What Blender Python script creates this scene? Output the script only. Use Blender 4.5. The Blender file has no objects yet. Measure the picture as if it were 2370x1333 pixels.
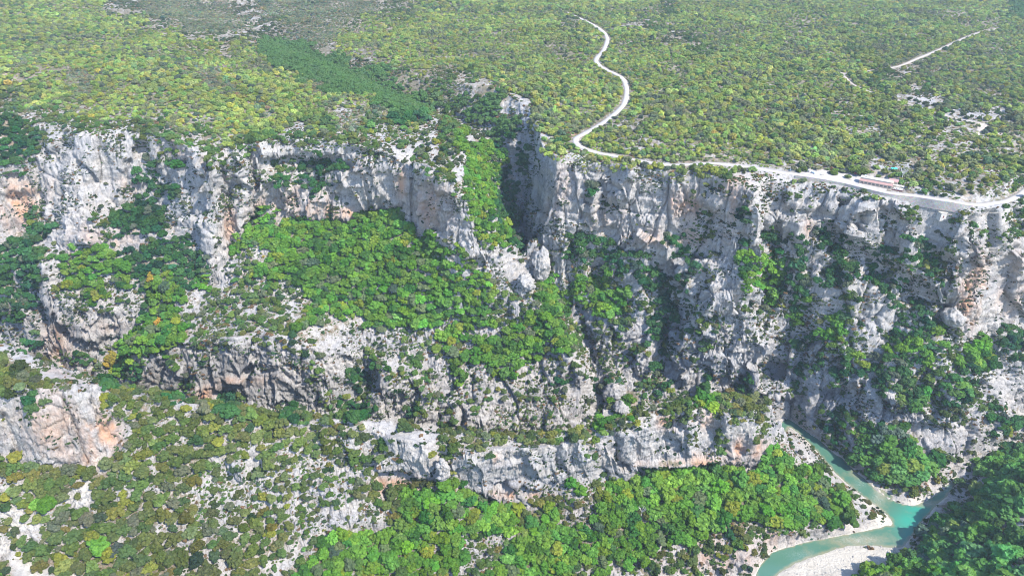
import bpy, bmesh, math, random
import numpy as np
from mathutils import Vector
rng = np.random.default_rng(7)
random.seed(7)
# ------------------------------------------------------------------ camera, sky, sun, exposure
sc = bpy.context.scene
CAM_Z = 505.0
PITCH = math.radians(30.0)
FPX = 1650.0
cd = bpy.data.cameras.new('camera'); cam = bpy.data.objects.new('camera', cd)
sc.collection.objects.link(cam); sc.camera = cam
cam.location = (0, 0, CAM_Z); cam.rotation_euler = (math.radians(90) - PITCH, 0, 0)
cd.sensor_fit = 'HORIZONTAL'; cd.sensor_width = 36.0; cd.lens = 36.0*FPX/2370.0
cd.clip_start = 1.0; cd.clip_end = 20000.0
SUN_DIR = Vector((0.62, -0.50, 0.86)).normalized()          # towards the sun
SUN_EL = math.asin(SUN_DIR.z); SUN_AZ = math.atan2(SUN_DIR.x, SUN_DIR.y)
w = bpy.data.worlds.new('World'); sc.world = w; w.use_nodes = True
wn = w.node_tree; wn.nodes.clear()
sky = wn.nodes.new('ShaderNodeTexSky'); sky.sky_type = 'NISHITA'; sky.sun_disc = False
sky.sun_elevation = SUN_EL; sky.sun_rotation = SUN_AZ; sky.altitude = 900; sky.dust_density = 0.4; sky.ozone_density = 3.0
bg = wn.nodes.new('ShaderNodeBackground'); bg.inputs['Strength'].default_value = 0.15
wo = wn.nodes.new('ShaderNodeOutputWorld')
wn.links.new(sky.outputs[0], bg.inputs[0]); wn.links.new(bg.outputs[0], wo.inputs[0])
ld = bpy.data.lights.new('sun', 'SUN'); ld.energy = 2.9; ld.angle = math.radians(0.5); ld.color = (1.0, 0.955, 0.88)
lo = bpy.data.objects.new('sun', ld); sc.collection.objects.link(lo)
lo.rotation_euler = SUN_DIR.to_track_quat('Z', 'Y').to_euler(); lo.location = (300, 0, 900)
sc.view_settings.view_transform = 'Standard'; sc.view_settings.look = 'None'
sc.view_settings.exposure = 1.82; sc.view_settings.gamma = 1.0; sc.view_settings.use_curve_mapping = False
try:
    sc.cycles.max_bounces = 6; sc.cycles.diffuse_bounces = 4; sc.cycles.transparent_max_bounces = 4
    sc.cycles.use_denoising = True; sc.cycles.filter_width = 1.0
except Exception: pass

# ------------------------------------------------------------------ photograph rays -> world
SP, CP = math.sin(PITCH), math.cos(PITCH)
def ray(px, py):
    u = (px-1185.0)/FPX; v = (666.5-py)/FPX
    return np.array([u, CP+v*SP, -SP+v*CP])
def at_z(px, py, z):
    d = ray(px, py); t = (z-CAM_Z)/d[2]; return (d[0]*t, d[1]*t, z)
def at_y(px, py, Y):
    d = ray(px, py); t = Y/d[1]; return (d[0]*t, Y, CAM_Z+d[2]*t)
def project(x, y, z):
    dz = z-CAM_Z
    depth = y*CP-dz*SP; up = y*SP+dz*CP
    depth = np.maximum(depth, 1.0)
    return 1185.0+FPX*x/depth, 666.5-FPX*up/depth

# ------------------------------------------------------------------ fast value noise
_T = rng.random((64, 64, 64)).astype(np.float32)*2-1
def vnoise(x, y, z):
    xi = np.floor(x).astype(np.int32); yi = np.floor(y).astype(np.int32); zi = np.floor(z).astype(np.int32)
    fx = (x-xi).astype(np.float32); fy = (y-yi).astype(np.float32); fz = (z-zi).astype(np.float32)
    fx = fx*fx*(3-2*fx); fy = fy*fy*(3-2*fy); fz = fz*fz*(3-2*fz)
    x0 = xi & 63; x1 = (xi+1) & 63; y0 = yi & 63; y1 = (yi+1) & 63; z0 = zi & 63; z1 = (zi+1) & 63
    a = _T[x0, y0, z0]*(1-fx)+_T[x1, y0, z0]*fx; b = _T[x0, y1, z0]*(1-fx)+_T[x1, y1, z0]*fx
    c = _T[x0, y0, z1]*(1-fx)+_T[x1, y0, z1]*fx; d = _T[x0, y1, z1]*(1-fx)+_T[x1, y1, z1]*fx
    a = a*(1-fy)+b*fy; c = c*(1-fy)+d*fy
    return a*(1-fz)+c*fz
def nz(x, y, z, wl, seed=0.0, zs=1.0):
    # rotated so that the lattice never lines up with the terrain
    a = 0.6+seed; ca, sa = math.cos(a), math.sin(a)
    X = (x*ca-y*sa)/wl+seed*17.3; Y = (x*sa+y*ca)/wl+seed*5.7
    Z = z*zs/wl+seed*9.1+0.31*X
    return vnoise(X, Y, Z)
def fbm(x, y, z, wl, n, seed=0.0, zs=1.0):
    s = 0; a = 1.0
    for i in range(n):
        s = s+a*nz(x, y, z, wl, seed+i*1.37, zs); wl *= 0.5; a *= 0.5
    return s
def sstep(a, b, x):
    t = np.clip((x-a)/(b-a), 0, 1); return t*t*(3-2*t)

# ------------------------------------------------------------------ control lines of the land (photo x, photo y, height or forward distance)
L = []
def zl(*pts): L.append([at_z(a, b, c) for a, b, c in pts])
def yl(*pts): L.append([at_y(a, b, c) for a, b, c in pts])
def wl_(*pts): L.append(list(pts))
# left plateau
zl((-400, -10, 300), (150, 0, 285), (400, 50, 270), (600, 100, 262), (700, 150, 258), (900, 230, 255), (1000, 270, 253), (1045, 300, 250), (1075, 345, 244))
zl((-500, 330, 262), (-200, 320, 262), (-60, 270, 266), (40, 250, 265), (110, 280, 259), (200, 292, 258), (300, 300, 258), (380, 318, 256), (440, 335, 254), (470, 350, 252), (520, 335, 254), (560, 330, 254), (640, 318, 254), (740, 322, 253), (820, 333, 252), (870, 345, 250), (950, 370, 246), (1010, 390, 243), (1050, 420, 238))
zl((-400, 150, 278), (300, 150, 268), (700, 230, 260))
yl((1050, 420, 680), (1085, 470, 670), (1095, 510, 668), (1105, 545, 670), (1150, 583, 673), (1190, 622, 675), (1240, 665, 673))
zl((1075, 345, 244), (1078, 400, 238), (1050, 420, 238))
# left cliffs, feet
yl((-500, 640, 735), (-200, 600, 730), (0, 575, 728), (60, 560, 726), (110, 570, 716), (170, 580, 712), (235, 578, 712), (300, 560, 715), (370, 560, 716), (430, 580, 712), (470, 640, 700))
yl((470, 350, 757), (488, 420, 742), (496, 500, 728), (492, 580, 712), (488, 640, 700), (500, 670, 694))   # pillar ridge
yl((540, 600, 712), (545, 540, 733), (580, 505, 742), (640, 512, 743), (700, 516, 743), (800, 520, 740), (860, 505, 738), (900, 485, 732), (950, 490, 722), (962, 540, 702), (1000, 562, 690), (1080, 605, 660), (1150, 645, 658), (1235, 690, 655))
yl((320, 470, 752), (400, 480, 750), (250, 500, 742))          # wooded ledge in the cliff
# left lower ledge and its cliff
yl((92, 590, 700), (98, 640, 688), (100, 690, 673), (200, 722, 670), (300, 738, 668), (330, 745, 668))
yl((84, 700, 676), (88, 800, 668), (95, 848, 664), (190, 862, 662), (280, 840, 664), (330, 820, 664))
yl((70, 575, 745), (60, 640, 705), (50, 760, 684), (0, 812, 690))
yl((-200, 600, 770), (-150, 700, 730), (-100, 780, 715))
yl((350, 640, 690), (400, 720, 665), (320, 780, 662), (270, 850, 660), (262, 885, 655))      # gully
# central band
yl((285, 800, 640), (300, 792, 636), (360, 800, 628), (430, 792, 622), (550, 788, 613), (620, 776, 612), (720, 800, 608), (790, 830, 603), (830, 840, 602))
yl((270, 893, 640), (300, 900, 630), (400, 912, 620), (520, 935, 607), (600, 958, 596), (750, 965, 592), (850, 962, 594), (960, 975, 586), (1150, 1000, 568), (1300, 1000, 566), (1360, 985, 570))
yl((600, 690, 668), (760, 690, 668), (900, 740, 650), (1060, 760, 640), (1180, 720, 650))
yl((870, 850, 606), (1000, 860, 606), (1130, 850, 606), (1250, 800, 622))
yl((1235, 690, 655), (1300, 780, 622), (1345, 870, 595), (1362, 955, 576))
yl((1290, 690, 690), (1335, 740, 668), (1360, 810, 648), (1385, 870, 625), (1395, 940, 597), (1385, 985, 575))
# side canyon
zl((1225, 640, 100), (1215, 600, 107), (1215, 520, 136), (1210, 450, 165), (1195, 400, 190), (1165, 360, 206), (1130, 320, 216), (1060, 275, 223), (950, 240, 231), (850, 190, 238), (700, 130, 246), (600, 75, 250), (500, 20, 256), (400, -20, 260))
zl((640, 40, 262), (745, 85, 262), (880, 125, 262), (1000, 160, 260), (1080, 195, 258), (1180, 222, 255), (1232, 255, 253), (1245, 300, 252), (1252, 335, 250), (1290, 370, 248))
zl((1225, 640, 100), (1255, 690, 92), (1290, 700, 88))
yl((1252, 335, 766), (1262, 420, 740), (1262, 500, 715), (1250, 580, 700))
# right massif
zl((1290, 370, 247), (1330, 362, 248), (1400, 374, 248), (1500, 388, 248), (1600, 398, 248), (1680, 420, 247), (1725, 437, 246), (1742, 446, 244))
yl((1235, 520, 698), (1250, 610, 692), (1270, 600, 694), (1290, 560, 692), (1400, 558, 684), (1460, 566, 670), (1500, 572, 662), (1600, 590, 648), (1680, 600, 632), (1712, 600, 624))
yl((1742, 446, 630), (1752, 520, 624), (1768, 600, 618), (1722, 650, 616), (1640, 672, 619), (1582, 730, 621), (1562, 800, 617), (1547, 850, 614))
yl((1560, 882, 606), (1650, 892, 603), (1750, 880, 604), (1812, 860, 600))
yl((1620, 630, 650), (1560, 660, 655), (1530, 720, 650), (1537, 800, 638), (1545, 870, 622))
yl((1350, 640, 690), (1450, 722, 664), (1520, 785, 650), (1532, 855, 630))
yl((1440, 872, 622), (1530, 880, 622))
yl((1400, 930, 602), (1560, 920, 600), (1700, 905, 602), (1800, 905, 606))
yl((1650, 730, 612), (1720, 760, 608), (1800, 800, 604))
# right bay under the road
zl((1742, 446, 244), (1760, 412, 246), (1830, 420, 243), (1900, 432, 242), (1960, 444, 241), (2060, 468, 240), (2120, 480, 240), (2180, 490, 240), (2260, 490, 240), (2330, 468, 241), (2400, 436, 243), (2520, 400, 244))
yl((1775, 470, 640), (1782, 560, 640), (1800, 645, 627), (1900, 622, 617), (2000, 642, 609), (2100, 682, 600), (2190, 745, 588))
yl((1800, 530, 640), (1900, 520, 632), (2000, 530, 622), (2120, 560, 606), (2200, 570, 596))
yl((1850, 750, 605), (1960, 760, 592), (2080, 770, 580))
yl((1822, 865, 601), (1850, 852, 598), (1950, 872, 577), (2050, 862, 561), (2150, 900, 546), (2250, 930, 541), (2325, 915, 548))
yl((1824, 870, 606), (1822, 965, 597), (1900, 1016, 560), (1950, 990, 552), (1962, 955, 552), (2020, 925, 548), (2100, 950, 541), (2180, 1010, 526), (2205, 1042, 516), (2236, 1044, 518), (2300, 985, 540), (2332, 945, 558))
yl((2200, 545, 592), (2292, 562, 590), (2292, 602, 586), (2262, 660, 584), (2240, 720, 580), (2200, 750, 578), (2226, 800, 572), (2235, 850, 566), (2265, 890, 558), (2325, 915, 548))
yl((2330, 560, 612), (2420, 560, 620), (2600, 560, 640)); yl((2262, 765, 590), (2310, 760, 596), (2370, 765, 604), (2600, 780, 620))
yl((2280, 830, 590), (2340, 850, 596), (2400, 850, 610)); yl((2340, 950, 578), (2400, 980, 575), (2600, 980, 600))
# riverside, talus under the buttress
zl((1850, 983, 2), (1890, 1007, 3), (1920, 1029, 3.5), (1952, 1053, 4), (1990, 1089, 4), (2028, 1122, 4), (2067, 1154, 3), (2100, 1164, 2), (2150, 1150, 3), (2185, 1122, 3), (2215, 1082, 5), (2260, 1060, 6), (2320, 1040, 6), (2400, 1010, 8))
# foreground ridge
yl((-500, 760, 480), (-200, 770, 470), (0, 797, 462), (100, 836, 452), (180, 872, 446), (235, 902, 440), (262, 950, 434), (285, 1000, 426))
yl((-500, 880, 425), (-200, 900, 418), (0, 900, 415), (80, 892, 412), (150, 892, 415), (215, 915, 425), (245, 950, 428))
yl((-500, 1050, 405), (-200, 1060, 398), (0, 1055, 396), (80, 1088, 393), (150, 1104, 392), (200, 1098, 396), (250, 1070, 402), (300, 1040, 410))
zl((-500, 1333, 85), (0, 1333, 76), (300, 1333, 66), (600, 1333, 50), (900, 1333, 28), (1150, 1333, 15), (1450, 1333, 8), (1650, 1333, 3))
yl((290, 950, 452), (300, 912, 452), (400, 918, 450), (500, 945, 448), (600, 972, 445), (700, 972, 447), (820, 966, 450), (900, 978, 450), (1000, 1002, 447), (1100, 1012, 445), (1200, 1017, 447), (1300, 1002, 455), (1400, 982, 465), (1500, 952, 475), (1600, 926, 485), (1700, 914, 492), (1788, 926, 497))
yl((850, 1002, 439), (950, 1012, 436), (1008, 1040, 429)); yl((880, 1132, 420), (950, 1116, 421), (1012, 1106, 421), (1028, 1086, 424))
yl((1022, 1040, 431), (1040, 1042, 432), (1130, 1046, 434), (1200, 1036, 438), (1300, 1030, 443), (1370, 1010, 452), (1450, 968, 465), (1560, 962, 470), (1600, 950, 474), (1700, 957, 479), (1770, 950, 485), (1799, 940, 491))
yl((1036, 1106, 424), (1080, 1138, 425), (1140, 1172, 425), (1180, 1174, 426), (1250, 1172, 429), (1300, 1146, 435), (1400, 1128, 446), (1460, 1114, 455), (1550, 1104, 460), (1650, 1108, 465), (1700, 1098, 470), (1770, 1074, 479), (1806, 1034, 489))
yl((1808, 960, 505), (1812, 985, 505)); wl_((262, 518, 20), (200, 530, 18))
yl((600, 1200, 395), (800, 1190, 398)); yl((640, 1240, 385), (780, 1228, 388))
zl((1822, 1030, 52), (1860, 1085, 33), (1910, 1140, 20), (1955, 1180, 14))
zl((1826, 1005, 20), (1868, 1048, 12), (1908, 1098, 10), (1980, 1165, 8))
# left bank of the near river
zl((1640, 1345, 1), (1742, 1333, 1), (1778, 1278, 1), (1870, 1251, 1), (1960, 1236, 1), (2010, 1228, 1.2), (2060, 1224, 1), (2068, 1212, 1), (2048, 1190, 1), (2010, 1162, 1), (1968, 1130, 1), (1930, 1097, 1), (1893, 1050, 1), (1858, 1013, 1), (1825, 986, 1))
zl((1720, 1290, 14), (1790, 1232, 14), (1870, 1222, 13), (1960, 1205, 12), (2010, 1190, 8))
zl((2042, 1205, 3), (2015, 1185, 6))
# gravel bar and right bank
zl((1795, 1333, 1.0), (1850, 1300, 0.95), (1900, 1283, 0.9), (1950, 1266, 0.9), (2000, 1262, 0.9), (2070, 1270, 0.95), (2082, 1280, 1.5))
zl((1850, 1345, 1.6), (1920, 1310, 1.5), (2020, 1290, 1.5))
zl((1960, 1355, 4), (1995, 1325, 4), (2060, 1303, 4), (2100, 1275, 2), (2135, 1210, 2), (2165, 1180, 2), (2200, 1152, 2), (2228, 1112, 3), (2260, 1088, 6), (2330, 1075, 10), (2400, 1045, 12))
zl((2150, 1333, 22), (2300, 1200, 42), (2370, 1150, 52), (2500, 1100, 64)); zl((2370, 1333, 58), (2600, 1333, 76), (2600, 1200, 84))
# river bed
def bed(*p): zl(*[(a, b, -2.2) for a, b in p])
bed((1765, 1333), (1800, 1290), (1870, 1268), (1960, 1246), (2040, 1240), (2085, 1235), (2105, 1200), (2075, 1180), (2034, 1152), (1990, 1120), (1950, 1086), (1912, 1046), (1874, 1012), (1842, 988))
bed((2080, 1205), (2060, 1178), (2020, 1152), (1978, 1120), (1938, 1085), (1902, 1046), (1866, 1010))
bed((2110, 1185), (2075, 1170), (2040, 1143), (2002, 1115), (1963, 1078), (1925, 1042), (1885, 1014))
bed((1775, 1333), (1815, 1300), (1880, 1276), (1960, 1252), (2040, 1252), (2080, 1255), (2118, 1210), (2150, 1172))
bed((1755, 1333), (1790, 1284), (1870, 1260), (1960, 1242), (2030, 1232), (2072, 1225), (2085, 1205))
bed((2105, 1200), (2150, 1165), (2185, 1138), (2210, 1108))
wl_((300, 600, -2.2), (265, 560, -2.2), (200, 550, -2.2), (100, 535, -2.2), (20, 530, -2.2), (-60, 540, -2.2), (-160, 560, -2.2), (-260, 580, -2.2), (-380, 615, -2.2), (-464, 651, -2.2), (-560, 685, -2.2), (-700, 720, -2.2), (-1500, 800, -2.2))
wl_((210, 385, -2.2), (150, 330, -2.2), (0, 300, -2.2), (-300, 280, -2.2), (-1500, 250, -2.2))
wl_((-1500, 210, 80), (1500, 210, 120))
# right plateau
zl((1290, 366, 249), (1330, 322, 250), (1400, 285, 251), (1450, 225, 252), (1378, 140, 254), (1400, 80, 256), (1300, 25, 260))
zl((1500, 372, 250), (1700, 376, 250), (1900, 400, 249), (2050, 430, 248), (2200, 460, 247), (2300, 452, 247), (2400, 420, 248), (2500, 392, 249))
zl((1800, 250, 252), (2370, 270, 250), (2900, 270, 250)); zl((1500, 80, 255), (1900, 150, 252), (2370, 265, 246))
zl((1300, 0, 262), (1700, 0, 262), (2370, 0, 262), (2900, 0, 265)); zl((1000, 0, 268), (700, 0, 270), (400, 0, 272))
wl_((-1600, 2280, 330), (0, 2280, 290), (1600, 2280, 270))

# ------------------------------------------------------------------ solve the smooth land between the lines
GX0, GY0, CELL, GNX, GNY = -1600.0, 200.0, 2.5, 1280, 832
acc = np.zeros((GNY, GNX)); cnt = np.zeros((GNY, GNX))
for ln in L:
    for (a, b) in zip(ln[:-1], ln[1:]):
        a = np.array(a); b = np.array(b); n = max(2, int(np.hypot(*(b-a)[:2])/1.2)+1)
        t = np.linspace(0, 1, n)[:, None]; p = a+(b-a)*t
        ix = ((p[:, 0]-GX0)/CELL).round().astype(int); iy = ((p[:, 1]-GY0)/CELL).round().astype(int)
        ok = (ix >= 0) & (ix < GNX) & (iy >= 0) & (iy < GNY)
        np.add.at(acc, (iy[ok], ix[ok]), p[ok, 2]); np.add.at(cnt, (iy[ok], ix[ok]), 1)
pyr = [(acc, cnt)]
for _ in range(6):
    a, c = pyr[-1]; h, w_ = a.shape
    pyr.append((a.reshape(h//2, 2, w_//2, 2).sum((1, 3)), c.reshape(h//2, 2, w_//2, 2).sum((1, 3))))
H = None
for lev in range(6, -1, -1):
    a, c = pyr[lev]; m = c > 0; val = np.where(m, a/np.maximum(c, 1), 0)
    if H is None: H = np.full(a.shape, val[m].mean())
    else: H = np.repeat(np.repeat(H, 2, 0), 2, 1)
    H[m] = val[m]
    for it in range(400 if lev > 2 else (160 if lev > 0 else 60)):
        P = np.pad(H, 1, mode='edge')
        H = 0.25*(P[:-2, 1:-1]+P[2:, 1:-1]+P[1:-1, :-2]+P[1:-1, 2:]); H[m] = val[m]
for _ in range(2):
    P = np.pad(H, 1, mode='edge'); H = H*0.5+0.125*(P[:-2, 1:-1]+P[2:, 1:-1]+P[1:-1, :-2]+P[1:-1, 2:])
def hsample(x, y, G=None):
    G = H if G is None else G
    fx = np.clip((x-GX0)/CELL, 0, GNX-1.001); fy = np.clip((y-GY0)/CELL, 0, GNY-1.001)
    ix = fx.astype(int); iy = fy.astype(int); fx = fx-ix; fy = fy-iy
    return (G[iy, ix]*(1-fx)+G[iy, ix+1]*fx)*(1-fy)+(G[iy+1, ix]*(1-fx)+G[iy+1, ix+1]*fx)*fy
def hit(px, py, tmin=300.0, tmax=3500.0):
    d = ray(px, py); t = np.arange(tmin, tmax, 1.0)
    z = CAM_Z+d[2]*t; g = hsample(d[0]*t, d[1]*t)
    k = np.argmax(z < g); t = t[k]
    return np.array([d[0]*t, d[1]*t, float(hsample(np.array([d[0]*t]), np.array([d[1]*t]))[0])])
# ------------------------------------------------------------------ roads: centre lines found on the land, land levelled under them
ROAD_PX = [(1405, 88), (1404, 100), (1396, 118), (1380, 138), (1386, 151), (1404, 163), (1425, 172), (1442, 184), (1449, 200), (1450, 222), (1443, 243), (1425, 262), (1395, 285), (1362, 304), (1334, 321), (1338, 337), (1372, 352), (1420, 362), (1480, 374), (1550, 383), (1600, 380), (1650, 377), (1720, 383), (1800, 399), (1880, 411), (1950, 422), (2010, 437), (2060, 448), (2120, 459), (2180, 468), (2245, 470), (2300, 458), (2370, 426), (2450, 392), (2560, 350)]
ROAD0_PX = [(1310, 28), (1345, 44), (1372, 58), (1395, 74), (1405, 88)]
TRACK_PX = [(2310, 66), (2270, 75), (2235, 88), (2200, 104), (2165, 120), (2120, 138), (2080, 154), (2030, 163), (1990, 167), (1950, 172)]
TRACK2_PX = [(1950, 172), (1975, 197), (2015, 214), (2070, 230), (2130, 248), (2190, 265), (2250, 282), (2280, 292), (2262, 306)]
def smooth_line(p, n_sub=8):
    p = np.array(p, float); out = []
    for i in range(len(p)-1):
        p0 = p[max(i-1, 0)]; p1 = p[i]; p2 = p[i+1]; p3 = p[min(i+2, len(p)-1)]
        for k in range(n_sub):
            t = k/n_sub
            out.append(0.5*((2*p1)+(-p0+p2)*t+(2*p0-5*p1+4*p2-p3)*t*t+(-p0+3*p1-3*p2+p3)*t**3))
    out.append(p[-1]); return np.array(out)
def road_line(px, flat=25):
    q = smooth_line([hit(a, b) for a, b in px])
    z = np.pad(q[:, 2], flat, mode='edge'); q[:, 2] = np.convolve(z, np.ones(2*flat+1)/(2*flat+1), 'valid')
    return q
ROADS = [('road', road_line(ROAD0_PX[:-1]+ROAD_PX), 3.5), ('dirt_track', road_line(TRACK_PX), 2.6), ('dirt_track', road_line(TRACK2_PX), 1.8)]
roadq = ROADS[0][1]
PARK = [hit(*p) for p in [(1845, 388), (1905, 386), (1960, 395), (2012, 404), (2052, 412), (2062, 424), (2048, 446), (1990, 434), (1930, 420), (1870, 410), (1838, 403)]]
yy, xx = np.mgrid[0:GNY, 0:GNX]; GXX = GX0+xx*CELL; GYY = GY0+yy*CELL
RD = np.full(H.shape, 1e3); RZ = np.zeros(H.shape)
for nm, q, hw in ROADS:
    for (a, b) in zip(q[:-1], q[1:]):
        x0 = int((min(a[0], b[0])-GX0-16)/CELL); x1 = int((max(a[0], b[0])-GX0+16)/CELL)+1
        y0 = int((min(a[1], b[1])-GY0-16)/CELL); y1 = int((max(a[1], b[1])-GY0+16)/CELL)+1
        x0, y0 = max(x0, 0), max(y0, 0); x1, y1 = min(x1, GNX), min(y1, GNY)
        if x1 <= x0 or y1 <= y0: continue
        ab = b-a; l2 = ab[0]**2+ab[1]**2+1e-9
        X = GXX[y0:y1, x0:x1]; Y = GYY[y0:y1, x0:x1]
        t = np.clip(((X-a[0])*ab[0]+(Y-a[1])*ab[1])/l2, 0, 1)
        d = np.hypot(X-a[0]-ab[0]*t, Y-a[1]-ab[1]*t)-hw
        m = d < RD[y0:y1, x0:x1]
        RD[y0:y1, x0:x1][m] = d[m]; RZ[y0:y1, x0:x1][m] = (a[2]+ab[2]*t)[m]
def inpoly(X, Y, poly):
    r = np.zeros(X.shape, bool); n = len(poly)
    for i in range(n):
        xa, ya = poly[i][:2]; xb, yb = poly[(i+1) % n][:2]
        c = ((ya > Y) != (yb > Y)) & (X < (xb-xa)*(Y-ya)/(yb-ya+1e-12)+xa); r ^= c
    return r
pk = inpoly(GXX, GYY, PARK); PARK_Z = float(np.mean([p[2] for p in PARK]))
RD[pk] = -2
bk = inpoly(GXX, GYY, [hit(*p) for p in [(1984, 426), (2096, 450), (2104, 425), (2040, 398), (1998, 402)]])
zp = np.interp(GXX, [p for p in roadq[:, 0][np.argsort(roadq[:, 0])]], roadq[:, 2][np.argsort(roadq[:, 0])])
RZ[pk] = zp[pk]
side = np.interp(GXX, [-100, 260, 300, 490, 520], [1, 1, 0.35, 0.35, 1])     # sharper step where the road is walled
RZ[bk] = zp[bk]; RD[bk] = np.minimum(RD[bk], 0.5)
k = 1-sstep(0.8, 8, RD)
below = (H < RZ-1.5)
k = np.where(below, 1-sstep(0.3, 2.2, RD), k)
H = H*(1-k)+RZ*k

RD[bk] = -1
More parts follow.
